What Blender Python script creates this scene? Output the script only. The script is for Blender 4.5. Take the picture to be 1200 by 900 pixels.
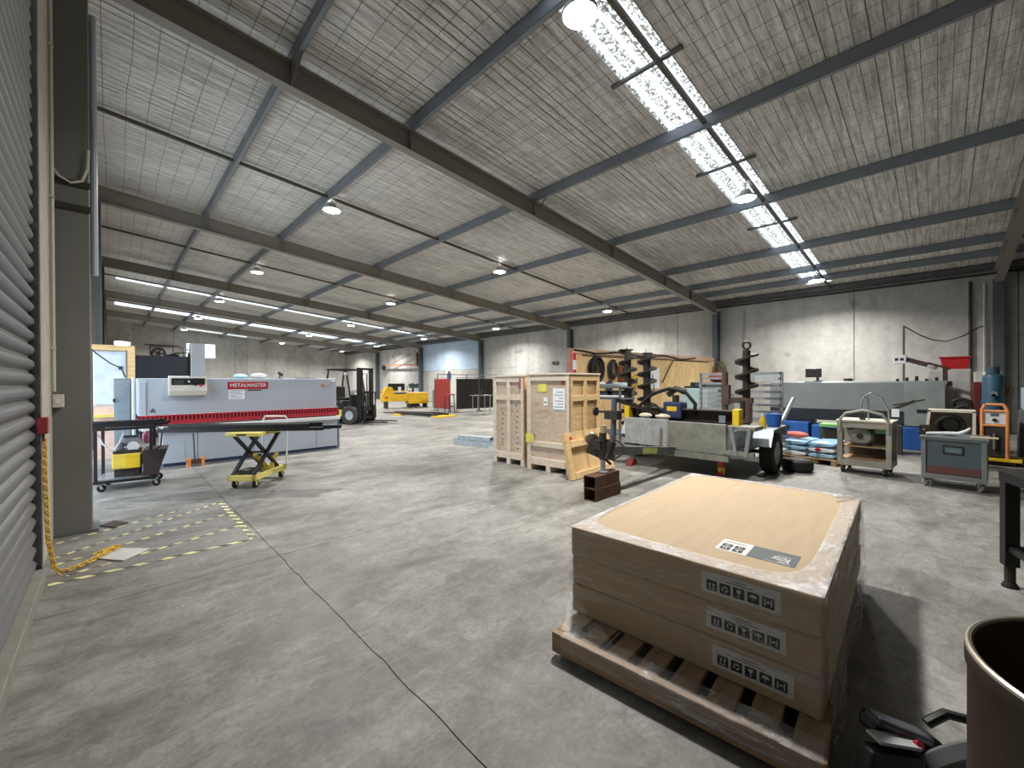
import bpy, bmesh, math, random
from mathutils import Vector, Matrix
random.seed(7)
for o in list(bpy.data.objects): bpy.data.objects.remove(o)
SC = bpy.context.scene
C = SC.collection
PI = math.pi
# ---------------- camera ----------------
F_PX, YAW, PITCH, ROLL, CAM_H = 486.0, .7689, -.0044, -.0051, 1.55
_d = Vector((math.sin(YAW)*math.cos(PITCH), math.cos(YAW)*math.cos(PITCH), math.sin(PITCH)))
_r0 = Vector((math.cos(YAW), -math.sin(YAW), 0)); _u0 = _r0.cross(_d)
_r = _r0*math.cos(ROLL)+_u0*math.sin(ROLL); _u = _u0*math.cos(ROLL)-_r0*math.sin(ROLL)
cd = bpy.data.cameras.new('camera'); cam = bpy.data.objects.new('camera', cd); C.objects.link(cam)
cd.sensor_width = 36; cd.lens = 36*F_PX/1200; cd.clip_start = .02; cd.clip_end = 300
m3 = Matrix((_r, _u, -_d)).transposed(); m4 = m3.to_4x4(); m4.translation = (0, 0, CAM_H)
cam.matrix_world = m4; SC.camera = cam
# ---------------- world, exposure ----------------
LAMP_W = 250.0
LAMP_COL = (1.0, .972, .925)
w = bpy.data.worlds.new('overcast_sky'); SC.world = w; w.use_nodes = True
_bg = w.node_tree.nodes['Background']; _bg.inputs[0].default_value = (.74, .87, 1.0, 1); _bg.inputs[1].default_value = 3.2
SC.view_settings.view_transform = 'Standard'; SC.view_settings.look = 'None'
SC.view_settings.exposure = 0.34; SC.view_settings.gamma = 1.0; SC.view_settings.use_curve_mapping = False

# ---------------- materials ----------------
def lin(c):
    return tuple(((v/255)/12.92 if v/255 <= .04045 else ((v/255+.055)/1.055)**2.4) for v in c)+(1,)
MATS = {}
def M(name, col, rough=.55, metal=0., var=.15, scale=5., bump=0., stretch=(1, 1, 1), col2=None, spec=.5, detail=5, bscale=None):
    if name in MATS: return MATS[name]
    m = bpy.data.materials.new(name); MATS[name] = m; m.use_nodes = True
    nt = m.node_tree; N = nt.nodes; L = nt.links; b = N['Principled BSDF']
    b.inputs['Roughness'].default_value = rough; b.inputs['Metallic'].default_value = metal
    b.inputs['Specular IOR Level'].default_value = spec
    c = lin(col); b.inputs['Base Color'].default_value = c
    tc = N.new('ShaderNodeTexCoord'); mp = N.new('ShaderNodeMapping'); mp.inputs['Scale'].default_value = stretch
    L.new(tc.outputs['Object'], mp.inputs[0])
    nz = N.new('ShaderNodeTexNoise'); nz.inputs['Scale'].default_value = scale; nz.inputs['Detail'].default_value = detail
    L.new(mp.outputs[0], nz.inputs['Vector'])
    cr = N.new('ShaderNodeValToRGB'); e = cr.color_ramp.elements
    e[0].position = .3; e[1].position = .7
    lo = tuple(x*(1-var) for x in c[:3])+(1,); hi = lin(col2) if col2 else tuple(min(1, x*(1+var*.7)) for x in c[:3])+(1,)
    e[0].color = lo; e[1].color = hi
    L.new(nz.outputs[0], cr.inputs[0]); L.new(cr.outputs[0], b.inputs['Base Color'])
    if bump:
        bp = N.new('ShaderNodeBump'); bp.inputs['Strength'].default_value = bump; bp.inputs['Distance'].default_value = .01
        if bscale:
            n2 = N.new('ShaderNodeTexNoise'); n2.inputs['Scale'].default_value = bscale; L.new(mp.outputs[0], n2.inputs['Vector']); L.new(n2.outputs[0], bp.inputs['Height'])
        else: L.new(nz.outputs[0], bp.inputs['Height'])
        L.new(bp.outputs[0], b.inputs['Normal'])
    return m
def glow(name, col, s):
    if name in MATS: return MATS[name]
    m = bpy.data.materials.new(name); MATS[name] = m; m.use_nodes = True; nt = m.node_tree
    b = nt.nodes['Principled BSDF']; b.inputs['Base Color'].default_value = (.8, .8, .8, 1)
    b.inputs['Emission Color'].default_value = tuple(col)+(1,); b.inputs['Emission Strength'].default_value = s
    return m
def ramp_mix(nt, fac, a, b):
    r = nt.nodes.new('ShaderNodeMix'); r.data_type = 'RGBA'
    nt.links.new(fac, r.inputs[0])
    for k, v in ((6, a), (7, b)):
        if isinstance(v, tuple): r.inputs[k].default_value = v
        else: nt.links.new(v, r.inputs[k])
    return r.outputs[2]
def noise(nt, vec, scale, detail=4, rough=.55, dist=0):
    n = nt.nodes.new('ShaderNodeTexNoise'); n.inputs['Scale'].default_value = scale; n.inputs['Detail'].default_value = detail
    n.inputs['Roughness'].default_value = rough; n.inputs['Distortion'].default_value = dist; nt.links.new(vec, n.inputs['Vector']); return n.outputs[0]
def mapr(nt, v, a, b, c=0., d=1.):
    n = nt.nodes.new('ShaderNodeMapRange'); n.inputs[1].default_value = a; n.inputs[2].default_value = b; n.inputs[3].default_value = c; n.inputs[4].default_value = d
    nt.links.new(v, n.inputs[0]); return n.outputs[0]
def mathn(nt, op, a, b=None):
    n = nt.nodes.new('ShaderNodeMath'); n.operation = op
    for i, v in enumerate((a, b)):
        if v is None: continue
        if isinstance(v, (int, float)): n.inputs[i].default_value = v
        else: nt.links.new(v, n.inputs[i])
    return n.outputs[0]
def newmat(name):
    m = bpy.data.materials.new(name); MATS[name] = m; m.use_nodes = True; nt = m.node_tree
    return m, nt, nt.nodes['Principled BSDF']
def coords(nt, scale=(1, 1, 1), rot=(0, 0, 0)):
    tc = nt.nodes.new('ShaderNodeTexCoord'); mp = nt.nodes.new('ShaderNodeMapping'); mp.inputs['Scale'].default_value = scale; mp.inputs['Rotation'].default_value = rot
    nt.links.new(tc.outputs['Object'], mp.inputs[0]); return mp.outputs[0]
def bumpn(nt, b, h, s, dist=.01):
    n = nt.nodes.new('ShaderNodeBump'); n.inputs['Strength'].default_value = s; n.inputs['Distance'].default_value = dist
    nt.links.new(h, n.inputs['Height']); nt.links.new(n.outputs[0], b.inputs['Normal'])

def floor_material():
    m, nt, b = newmat('floor_concrete')
    v = coords(nt); vs = coords(nt, (.7, 1.7, 1), (0, 0, .2))
    big = noise(nt, v, .55, 6, .62, .6); mid = noise(nt, vs, 1.6, 8, .68, .4); fine = noise(nt, v, 38, 4, .7)
    tone = mathn(nt, 'ADD', mathn(nt, 'MULTIPLY', big, .5), mathn(nt, 'MULTIPLY', mid, .5))
    c1 = ramp_mix(nt, mapr(nt, tone, .38, .60), lin((92, 90, 86)), lin((152, 150, 144)))
    med = noise(nt, v, 7, 7, .75, .8); sp = mathn(nt, 'MULTIPLY', mapr(nt, fine, .35, .7, .8, 1.1), mapr(nt, med, .34, .68, .72, 1.2))
    n = nt.nodes.new('ShaderNodeMix'); n.data_type = 'RGBA'; n.blend_type = 'MULTIPLY'; n.inputs[0].default_value = 1
    nt.links.new(c1, n.inputs[6]); nt.links.new(sp, n.inputs[7])
    st = noise(nt, vs, 3.1, 6, .75, 1.2)
    c2 = ramp_mix(nt, mapr(nt, st, .54, .72, 0, .55), n.outputs[2], lin((74, 71, 66)))
    sc = noise(nt, coords(nt, (.8, 3.5, 1), (0, 0, .12)), 2.3, 7, .75, .8)
    c3 = ramp_mix(nt, mapr(nt, sc, .56, .74, 0, .4), c2, lin((178, 175, 168)))
    nt.links.new(c3, b.inputs['Base Color'])
    nt.links.new(mapr(nt, mid, .3, .7, .42, .72), b.inputs['Roughness'])
    bumpn(nt, b, mathn(nt, 'ADD', fine, mid), .12, .006)
    return m
def wall_material():
    m, nt, b = newmat('wall_concrete'); v = coords(nt); v2 = coords(nt, (1, 1, .35))
    t = mathn(nt, 'ADD', mathn(nt, 'MULTIPLY', noise(nt, v2, .8, 6, .6), .6), mathn(nt, 'MULTIPLY', noise(nt, v, 3, 6, .7), .4))
    c = ramp_mix(nt, mapr(nt, t, .36, .66), lin((150, 149, 145)), lin((196, 195, 190)))
    sp = noise(nt, v, 1.1, 2, .4); c = ramp_mix(nt, mapr(nt, sp, .7, .76, 0, .5), c, lin((110, 108, 104)))
    nt.links.new(c, b.inputs['Base Color']); b.inputs['Roughness'].default_value = .8
    bumpn(nt, b, noise(nt, v, 9, 5), .1); return m
def ceiling_material():
    m, nt, b = newmat('insulation_blanket')
    v1 = coords(nt, (.35, 9, 9)); v = coords(nt)
    st = noise(nt, v1, 1.6, 5, .7, .3); big = noise(nt, v, .35, 4); f = noise(nt, v, 22, 3, .6)
    t = mathn(nt, 'ADD', mathn(nt, 'MULTIPLY', st, .6), mathn(nt, 'ADD', mathn(nt, 'MULTIPLY', big, .3), mathn(nt, 'MULTIPLY', f, .12)))
    c = ramp_mix(nt, mapr(nt, t, .38, .64), lin((160, 157, 152)), lin((242, 241, 238)))
    nt.links.new(c, b.inputs['Base Color']); b.inputs['Roughness'].default_value = .55
    bumpn(nt, b, st, .5, .03); return m
def skylight_material():
    m, nt, b = newmat('skylight_sheet'); N = nt.nodes; L = nt.links
    v = coords(nt); sp = noise(nt, v, 21, 3, .75)
    wv = N.new('ShaderNodeTexWave'); wv.wave_type = 'BANDS'; wv.bands_direction = 'Y'; wv.inputs['Scale'].default_value = 1.25; wv.inputs['Distortion'].default_value = 0
    L.new(v, wv.inputs['Vector'])
    dirt = mathn(nt, 'MULTIPLY', mapr(nt, sp, .42, .54), mapr(nt, wv.outputs[1], .2, .4))
    c = ramp_mix(nt, dirt, (.85, .84, .82, 1), (.13, .105, .075, 1))
    tr = N.new('ShaderNodeBsdfTranslucent'); L.new(c, tr.inputs[0])
    gl = N.new('ShaderNodeBsdfDiffuse'); L.new(c, gl.inputs[0])
    mx = N.new('ShaderNodeMixShader'); mx.inputs[0].default_value = .12; L.new(tr.outputs[0], mx.inputs[1]); L.new(gl.outputs[0], mx.inputs[2])
    L.new(mx.outputs[0], N['Material Output'].inputs[0]); return m
def wood_material(name, a, b_, stretch=(1, 8, 8), scale=2.2, rough=.7):
    m, nt, b = newmat(name); v = coords(nt, stretch)
    g = noise(nt, v, scale, 6, .65, 1.2); k = noise(nt, coords(nt), 1.3, 2)
    c = ramp_mix(nt, mapr(nt, mathn(nt, 'ADD', mathn(nt, 'MULTIPLY', g, .75), mathn(nt, 'MULTIPLY', k, .25)), .36, .64), lin(a), lin(b_))
    nt.links.new(c, b.inputs['Base Color']); b.inputs['Roughness'].default_value = rough
    bumpn(nt, b, g, .12, .004); return m
def film_material(name='stretch_film', base=.03, top=.36):
    m, nt, b = newmat(name); N = nt.nodes; L = nt.links
    v = coords(nt, (.7, .7, 7)); s = noise(nt, v, 4.5, 6, .7, .5); f = noise(nt, coords(nt, (1, 1, 3)), 16, 4, .7, .6)
    a = mathn(nt, 'ADD', mapr(nt, s, .48, .7, base, top), mapr(nt, f, .57, .7, 0, .3))
    b.inputs['Base Color'].default_value = (.9, .9, .92, 1); b.inputs['Roughness'].default_value = .2; b.inputs['IOR'].default_value = 1.45
    L.new(a, b.inputs['Alpha']); bumpn(nt, b, mathn(nt, 'ADD', s, f), .9, .012); return m
def tape_material():
    m, nt, b = newmat('hazard_tape'); N = nt.nodes; L = nt.links
    tc = N.new('ShaderNodeTexCoord'); sx = N.new('ShaderNodeSeparateXYZ'); L.new(tc.outputs['Object'], sx.inputs[0])
    t = mathn(nt, 'FRACT', mathn(nt, 'MULTIPLY', mathn(nt, 'ADD', sx.outputs[0], sx.outputs[1]), 6.0))
    k = mathn(nt, 'GREATER_THAN', t, .5)
    wear = noise(nt, coords(nt), 7, 5, .7)
    c = ramp_mix(nt, k, lin((78, 76, 70)), lin((228, 221, 160)))
    c = ramp_mix(nt, mapr(nt, wear, .46, .62, 0, .85), c, lin((128, 125, 117)))
    L.new(c, b.inputs['Base Color']); b.inputs['Roughness'].default_value = .6; return m
def glass_material():
    m, nt, b = newmat('window_glass'); b.inputs['Base Color'].default_value = (.85, .95, .97, 1); b.inputs['Roughness'].default_value = .05
    b.inputs['Alpha'].default_value = .25; return m
mat_floor, mat_wall, mat_ceil, mat_sky = floor_material(), wall_material(), ceiling_material(), skylight_material()
mat_film_mid = film_material('stretch_film_bunched_sheen', .14, .62)
mat_film_thick = film_material('stretch_film_folded', .3, .8)
mat_film, mat_tape, mat_glass = film_material(), tape_material(), glass_material()
pine = wood_material('pine', (198, 160, 108), (228, 198, 148))
pine_pale = wood_material('pale_pine', (194, 176, 154), (228, 214, 196))
ply = wood_material('plywood', (188, 156, 108), (218, 188, 138), (1.5, 1.5, .6), 2.5)
ply_pale = wood_material('pale_plywood', (176, 154, 132), (208, 190, 168), (3, 3, 9), 1.3)
pallet_wood = wood_material('pallet_wood', (126, 102, 76), (172, 146, 114), (1.2, 9, 9))
pallet_wood_y = wood_material('pallet_bearer_wood', (130, 104, 78), (172, 144, 112), (9, 1.2, 9))
card = M('cardboard', (186, 164, 134), .8, var=.06, scale=3, stretch=(1, 6, 6), bump=.04)
steel_paint = M('grey_steel_paint', (92, 94, 95), .5, var=.1, scale=2)
column_paint = M('column_paint', (112, 112, 107), .55, var=.14, scale=1.2)
purlin_paint = M('purlin_paint', (122, 128, 136), .45, var=.12, scale=2)
galv = M('galvanised_steel', (166, 175, 182), .45, .25, var=.22, scale=9, bump=.04)
rim_silver = M('silver_paint', (186, 188, 190), .4, .1, var=.1)
ramp_grey = M('ramp_galvanised', (160, 164, 166), .45, .25, var=.18, scale=8)
alu = M('aluminium', (172, 176, 180), .35, .8, var=.1, scale=4)
black = M('black_steel', (30, 30, 32), .5, .2, var=.25, scale=6)
rubber = M('black_rubber', (24, 24, 25), .75, var=.3, scale=12, bump=.1)
plastic_black = M('black_plastic', (28, 28, 30), .45, var=.15)
dark_iron = M('dark_iron', (62, 56, 50), .6, .4, var=.35, scale=10, bump=.1)
rust = M('rusty_steel', (96, 66, 48), .75, .2, var=.35, scale=8, bump=.12)
white_p = M('white_paint', (214, 216, 218), .45, var=.06)
cream = M('cream_paint', (205, 200, 186), .5, var=.1)
light_grey = M('machine_light_grey', (176, 184, 194), .42, var=.06, scale=2)
mid_grey = M('machine_mid_grey', (118, 124, 126), .5, var=.1, scale=2)
dark_grey = M('machine_dark_grey', (62, 64, 64), .55, var=.1, scale=2)
red_p = M('red_paint', (172, 40, 52), .45, var=.12)
bright_red = M('bright_red_plastic', (200, 32, 40), .45, var=.06)
yellow_p = M('yellow_paint', (226, 190, 40), .45, var=.12)
pale_yellow = M('pale_yellow_paint', (222, 206, 110), .45, var=.1)
orange_p = M('orange_paint', (220, 146, 92), .5, var=.12)
blue_p = M('blue_paint', (34, 86, 158), .45, var=.15)
navy = M('navy_paint', (40, 56, 92), .5, var=.2)
teal_g = M('teal_grey_paint', (78, 94, 98), .5, var=.14, scale=4)
teal_pale = M('pale_teal_paint', (150, 170, 170), .5, var=.08)
cyan_p = M('cyan_paint', (60, 150, 178), .4, var=.08)
green_p = M('green_paint', (112, 168, 98), .5, var=.1)
paper = M('paper', (232, 234, 238), .7, var=.04)
ink = M('black_ink', (26, 26, 28), .6, var=.05)
ink_grey = M('grey_ink', (84, 90, 94), .6, var=.05)
chain_y = M('yellow_plastic', (222, 178, 58), .45, var=.12)
lens = glow('lamp_lens', (1, .97, .92), 40.0)

# ---------------- mesh helpers ----------------
class MB:
    def __init__(s): s.v = []; s.f = []
    def add(s, vs, fs):
        n = len(s.v); s.v += [tuple(v) for v in vs]; s.f += [tuple(i+n for i in f) for f in fs]; return s
    def box(s, a, b):
        x0, y0, z0 = a; x1, y1, z1 = b
        return s.add([(x0, y0, z0), (x1, y0, z0), (x1, y1, z0), (x0, y1, z0), (x0, y0, z1), (x1, y0, z1), (x1, y1, z1), (x0, y1, z1)],
              [(0, 3, 2, 1), (4, 5, 6, 7), (0, 1, 5, 4), (1, 2, 6, 5), (2, 3, 7, 6), (3, 0, 4, 7)])
    def rbox(s, c, size, rot=(0, 0, 0)):
        from mathutils import Euler
        R = Euler(rot).to_matrix(); hx, hy, hz = (q/2 for q in size); c = Vector(c)
        vs = [c+R@Vector((x, y, z)) for z in (-hz, hz) for x, y in ((-hx, -hy), (hx, -hy), (hx, hy), (-hx, hy))]
        return s.add(vs, [(0, 3, 2, 1), (4, 5, 6, 7), (0, 1, 5, 4), (1, 2, 6, 5), (2, 3, 7, 6), (3, 0, 4, 7)])
    def beam(s, p, q, w, h, up=(0, 0, 1)):
        p, q = Vector(p), Vector(q); d = (q-p).normalized(); u = Vector(up)
        if abs(d.dot(u)) > .98: u = Vector((0, 1, 0))
        r = d.cross(u).normalized(); u = r.cross(d)
        vs = [b+r*x*w/2+u*y*h/2 for b in (p, q) for x, y in ((-1, -1), (1, -1), (1, 1), (-1, 1))]
        return s.add(vs, [(0, 1, 2, 3), (7, 6, 5, 4), (0, 4, 5, 1), (1, 5, 6, 2), (2, 6, 7, 3), (3, 7, 4, 0)])
    def cyl(s, p, q, r, r2=None, n=12):
        p, q = Vector(p), Vector(q); r2 = r if r2 is None else r2; d = (q-p).normalized()
        a = d.orthogonal().normalized(); b = d.cross(a)
        vs = [c+(a*math.cos(2*PI*i/n)+b*math.sin(2*PI*i/n))*k for c, k in ((p, r), (q, r2)) for i in range(n)]
        fs = [(i, (i+1) % n, n+(i+1) % n, n+i) for i in range(n)]+[tuple(range(n-1, -1, -1)), tuple(range(n, 2*n))]
        return s.add(vs, fs)
    def pipe(s, p, q, ro, ri, n=16):
        p, q = Vector(p), Vector(q); d = (q-p).normalized(); a = d.orthogonal().normalized(); b = d.cross(a)
        vs = [c+(a*math.cos(2*PI*i/n)+b*math.sin(2*PI*i/n))*k for c, k in ((p, ro), (q, ro), (q, ri), (p, ri)) for i in range(n)]
        return s.add(vs, [(j*n+i, j*n+(i+1) % n, ((j+1) % 4)*n+(i+1) % n, ((j+1) % 4)*n+i) for j in range(4) for i in range(n)])
    def tube(s, pts, r, n=6, closed=False):
        pts = [Vector(p) for p in pts]; k = len(pts); vs = []; a = None
        for i, p in enumerate(pts):
            d = (pts[(i+1) % k]-pts[i-1]) if closed else (pts[min(i+1, k-1)]-pts[max(i-1, 0)])
            d = d.normalized()
            if a is None: a = d.orthogonal().normalized()
            a = (a-d*a.dot(d)).normalized(); b = d.cross(a); rr = r[i] if isinstance(r, (list, tuple)) else r
            vs += [p+(a*math.cos(2*PI*j/n)+b*math.sin(2*PI*j/n))*rr for j in range(n)]
        fs = [(i*n+j, i*n+(j+1) % n, ((i+1) % k)*n+(j+1) % n, ((i+1) % k)*n+j) for i in range(k if closed else k-1) for j in range(n)]
        if not closed: fs += [tuple(range(n-1, -1, -1)), tuple((k-1)*n+j for j in range(n))]
        return s.add(vs, fs)
    def lathe(s, prof, c, axis=(0, 0, 1), n=24, close=True):
        c = Vector(c); d = Vector(axis).normalized(); a = d.orthogonal().normalized(); b = d.cross(a); k = len(prof)
        vs = [c+d*h+(a*math.cos(2*PI*i/n)+b*math.sin(2*PI*i/n))*r for r, h in prof for i in range(n)]
        fs = [(j*n+i, j*n+(i+1) % n, (j+1)*n+(i+1) % n, (j+1)*n+i) for j in range(k-1) for i in range(n)]
        if close: fs += [tuple(range(n-1, -1, -1)), tuple((k-1)*n+i for i in range(n))]
        return s.add(vs, fs)
    def prism(s, poly, ext):
        e = Vector(ext); n = len(poly); vs = [Vector(p) for p in poly]; vs += [p+e for p in vs]
        return s.add(vs, [tuple(range(n-1, -1, -1)), tuple(range(n, 2*n))]+[(i, (i+1) % n, n+(i+1) % n, n+i) for i in range(n)])
    def torus(s, c, R, r, axis=(0, 0, 1), n=20, m=8, a0=0, a1=2*PI):
        c = Vector(c); d = Vector(axis).normalized(); a = d.orthogonal().normalized(); b = d.cross(a)
        full = abs(a1-a0-2*PI) < 1e-6
        pts = [c+(a*math.cos(a0+(a1-a0)*i/n)+b*math.sin(a0+(a1-a0)*i/n))*R for i in range(n if full else n+1)]
        return s.tube(pts, r, m, full)
    def ball(s, c, r, n=10, sq=(1, 1, 1)):
        prof = [(r*math.sin(PI*i/n), -r*math.cos(PI*i/n)) for i in range(n+1)]
        t = MB(); t.lathe(prof, (0, 0, 0), n=n*2, close=False)
        return s.add([(c[0]+v[0]*sq[0], c[1]+v[1]*sq[1], c[2]+v[2]*sq[2]) for v in t.v], t.f)
    def build(s, name, mat, parent=None, bev=0, smooth=False, seg=2):
        me = bpy.data.meshes.new(name); me.from_pydata([tuple(v) for v in s.v], [], s.f); me.validate()
        bm = bmesh.new(); bm.from_mesh(me); bmesh.ops.recalc_face_normals(bm, faces=bm.faces); bm.to_mesh(me); bm.free()
        me.materials.append(mat)
        if smooth: me.shade_smooth(); me.set_sharp_from_angle(angle=.7)
        o = bpy.data.objects.new(name, me); C.objects.link(o)
        if parent: o.parent = parent
        if bev:
            md = o.modifiers.new('bevel', 'BEVEL'); md.width = bev; md.segments = seg; md.limit_method = 'ANGLE'; md.angle_limit = .6
        return o
def tag(o, label=None, cat=None, group=None, kind=None):
    if label: o['label'] = label
    if cat: o['category'] = cat
    if group: o['group'] = group
    if kind: o['kind'] = kind
    return o
def T(name, label, cat, loc=(0, 0, 0), rz=0, group=None):
    o = bpy.data.objects.new(name, None); C.objects.link(o); o.empty_display_size = .1
    o.location = loc; o.rotation_euler = (0, 0, rz); return tag(o, label, cat, group)
def box(name, mat, a, b, parent=None, bev=0): return MB().box(a, b).build(name, mat, parent, bev)
def share(o, parent=None, loc=None, rot=None):
    c = o.copy(); C.objects.link(c)
    c.parent = parent if parent else o.parent
    if loc is not None: c.location = loc
    if rot is not None: c.rotation_euler = rot
    return c
def copy_tree(o, parent=None):
    c = o.copy(); C.objects.link(c); c.parent = parent
    for ch in list(o.children): copy_tree(ch, c)
    return c
def text(name, body, size, mat, parent, mw, align='CENTER', bold=0):
    cu = bpy.data.curves.new(name, 'FONT'); cu.body = body; cu.size = size; cu.align_x = align; cu.align_y = 'CENTER'; cu.extrude = .0008; cu.offset = bold
    t = bpy.data.objects.new('tmp', cu); C.objects.link(t)
    dg = bpy.context.evaluated_depsgraph_get(); me = bpy.data.meshes.new_from_object(t.evaluated_get(dg))
    bpy.data.objects.remove(t); me.materials.clear(); me.materials.append(mat); me.name = name
    o = bpy.data.objects.new(name, me); C.objects.link(o); o.parent = parent; o.matrix_local = mw; return o
def frame(o, x, y):
    x = Vector(x).normalized(); y = Vector(y).normalized(); z = x.cross(y)
    m = Matrix((x, y, z)).transposed().to_4x4(); m.translation = o; return m
def caster(parent, x, y, h, r, mat_b=None, mat_w=None, ang=0, name='caster'):
    ca, sa = math.cos(ang), math.sin(ang); b = MB()
    b.box((x-.04, y-.04, h-.012), (x+.04, y+.04, h))
    for k in (-1, 1):
        ox, oy = -sa*.026*k, ca*.026*k
        b.beam((x+ox, y+oy, h-.01), (x+ox+ca*.025, y+oy+sa*.025, r*.8), .03, .005, up=(-sa, ca, 0))
    o = b.build(name, mat_b or galv, parent)
    cx, cy = x+ca*.025, y+sa*.025
    MB().lathe([(r*.5, -.018), (r*.92, -.018), (r, -.01), (r, .01), (r*.92, .018), (r*.5, .018)], (cx, cy, r), (-sa, ca, 0), 18).build('wheel', mat_w or rubber, o, smooth=True)
    return o
# ---------------- structure ----------------
Y1, SP = 6.617, 7.78
FR = [Y1+SP*i for i in range(-2, 5)]          # portal frames
YB0, YB1 = -9.2, 45.5
XL, XR = -.5, 18.66
def zraf(x): return 6.02-.09*x                 # underside of rafters
def zroof(x): return zraf(x)+.585              # underside of the blanket
SKY = [(2.6, 3.36, .4, 18.0), (26.65, 27.5, .2, 17.6), (34.9, 36.4, .2, 18.0), (43.7, 44.6, 4.4, 9.0)]
# floor: concrete slabs with open joints
fl = box('floor', M('joint_dirt', (52, 50, 46), .9), (-.9, YB0-.2, -.25), (XR+.2, YB1+.2, -.03)); tag(fl, kind='structure')
XS = [-.9, 1.08, 7.1, 13.1, XR+.1]; YS = [YB0-.1, -3.64, 4.14, 11.9, 19.7, 27.5, 35.3, YB1+.1]
rj = random.Random(3)
jit = {(i, k): rj.uniform(-.007, .007) for i in range(8) for k in range(-100, 500)}
def edge_line(xi, y0, y1):
    if xi in (0, 4): return [(XS[xi], y0), (XS[xi], y1)]
    n = max(2, int((y1-y0)/.14)); out = []
    for k in range(n+1):
        y = y0+(y1-y0)*k/n; out.append((XS[xi]+(jit[(xi, int(round(y/.14)))] if 0 < k < n else 0), y))
    return out
for xi in range(4):
    for yi in range(len(YS)-1):
        gx, gy = (.0055 if xi == 0 else .004), .003
        a = [(x+.003*(1 if xi else 0), y) for x, y in edge_line(xi, YS[yi]+gy, YS[yi+1]-gy)]
        b = [(x-.003*(1 if xi < 3 else 0), y) for x, y in edge_line(xi+1, YS[yi]+gy, YS[yi+1]-gy)]
        poly = a[::-1]+b
        MB().prism([(x, y, -.03) for x, y in poly], (0, 0, .03)).build('floor_slab', mat_floor, fl)
# unseen ground outside the open door, made pale to bounce daylight onto the ceiling
og = box('outdoor_ground', M('pale_bounce_yard', (200, 198, 193), .9, scale=8), (-40, -30, -.3), (-.95, 70, -.05)); tag(og, kind='structure')
# right wall: precast panels
wr = box('wall_right', M('wall_joint', (84, 84, 82), .9), (XR+.02, YB0-.2, -.1), (XR+.2, YB1+.2, 5.2)); tag(wr, kind='structure')
wall_blue = M('pale_blue_wall', (176, 196, 216), .7, var=.12, scale=1.2)  # pale blue tone of the upper panels in one bay
WJ = [YB0-.1, -5.8, -1.55, 2.1, 6.72, 8.37, 12.73, 14.45, 18.9, 22.2, 26.9, 30.0, 33.5, 37.7, 41.6, YB1]
for i in range(len(WJ)-1):
    for z0_, z1_ in ((0, 2.5), (2.5, 5.15)) if i >= 8 else ((0, 5.15),):
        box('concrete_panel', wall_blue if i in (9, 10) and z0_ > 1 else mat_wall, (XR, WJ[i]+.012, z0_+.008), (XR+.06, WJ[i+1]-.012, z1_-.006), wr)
wb = box('wall_back', MATS['wall_joint'], (-.9, YB1+.02, -.1), (XR+.2, YB1+.2, 7)); tag(wb, kind='structure')
BJ = [-.9, 1.37, 3.9, 8.3, 9.25, 13.4, 17.2, XR]
WIN = (4.7, 6.85, 3.8, 5.12)
for i in range(len(BJ)-1):
    x0, x1 = BJ[i]+.012, BJ[i+1]-.012
    if x0 < WIN[0] < x1:
        for a, b in (((x0, 0), (WIN[0], 7)), ((WIN[1], 0), (x1, 7)), ((WIN[0], 0), (WIN[1], WIN[2])), ((WIN[0], WIN[3]), (WIN[1], 7))):
            box('concrete_panel', mat_wall, (a[0], YB1, a[1]), (b[0], YB1+.06, b[1]), wb)
    else: box('concrete_panel', mat_wall, (x0, YB1, 0), (x1, YB1+.06, 7), wb)
# window in the back wall (opening is cut out of the backing too)
bm_ = wb.data; bpy.data.objects.remove(wb.children[0]) if False else None
me = MB()
for a, b in (((-.9, -.1), (WIN[0], 7)), ((WIN[1], -.1), (XR+.2, 7)), ((WIN[0], -.1), (WIN[1], WIN[2])), ((WIN[0], WIN[3]), (WIN[1], 7))):
    me.box((a[0], YB1+.02, a[1]), (b[0], YB1+.2, b[1]))
_m = bpy.data.meshes.new('wall_back'); _m.from_pydata(me.v, [], me.f); _m.materials.append(MATS['wall_joint']); wb.data = _m
wn = T('window_1', None, None); tag(wn, kind='structure')
fb = MB(); x0, x1, z0_, z1_ = WIN
for a, b in (((x0, z0_), (x1, z0_+.06)), ((x0, z1_-.06), (x1, z1_)), ((x0, z0_), (x0+.06, z1_)), ((x1-.06, z0_), (x1, z1_)), (((x0+x1)/2-.03, z0_), ((x0+x1)/2+.03, z1_))):
    fb.box((a[0], YB1+.02, a[1]), (b[0], YB1+.09, b[1]))
fb.build('window_frame', white_p, wn)
for k in (0, 1): box('pane', mat_glass, (x0+.06+k*1.045, YB1+.05, z0_+.06), (x0+1.045+k*1.045, YB1+.056, z1_-.06), wn)
# left wall with a closed roller door and two open doorways
wl = T('wall_left', None, None); tag(wl, kind='structure')
lp = M('left_wall_block', (178, 172, 160), .85, var=.1, scale=3, bump=.1)
D0, D1, D2 = (-.6, 4.98, 5.6), (7.0, 13.7, 4.7), (22.9, 29.2, 4.7)
ys = [YB0, D0[0], D0[1], D1[0], D1[1], D2[0], D2[1], YB1]
for i in range(7):
    d = {1: D0, 3: D1, 5: D2}.get(i)
    box('wall_panel', lp, (XL-.25, ys[i], d[2] if d else 0), (XL, ys[i+1], 6.75), wl)
box('jamb_lining', M('jamb_beige', (182, 176, 164), .8, scale=5, bump=.05), (XL, 4.99, 0), (-.425, 6.23, 6.2), wl)
wf = box('wall_front', mat_wall, (-.9, YB0-.2, 0), (XR+.2, YB0, 7)); tag(wf, kind='structure')
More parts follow.
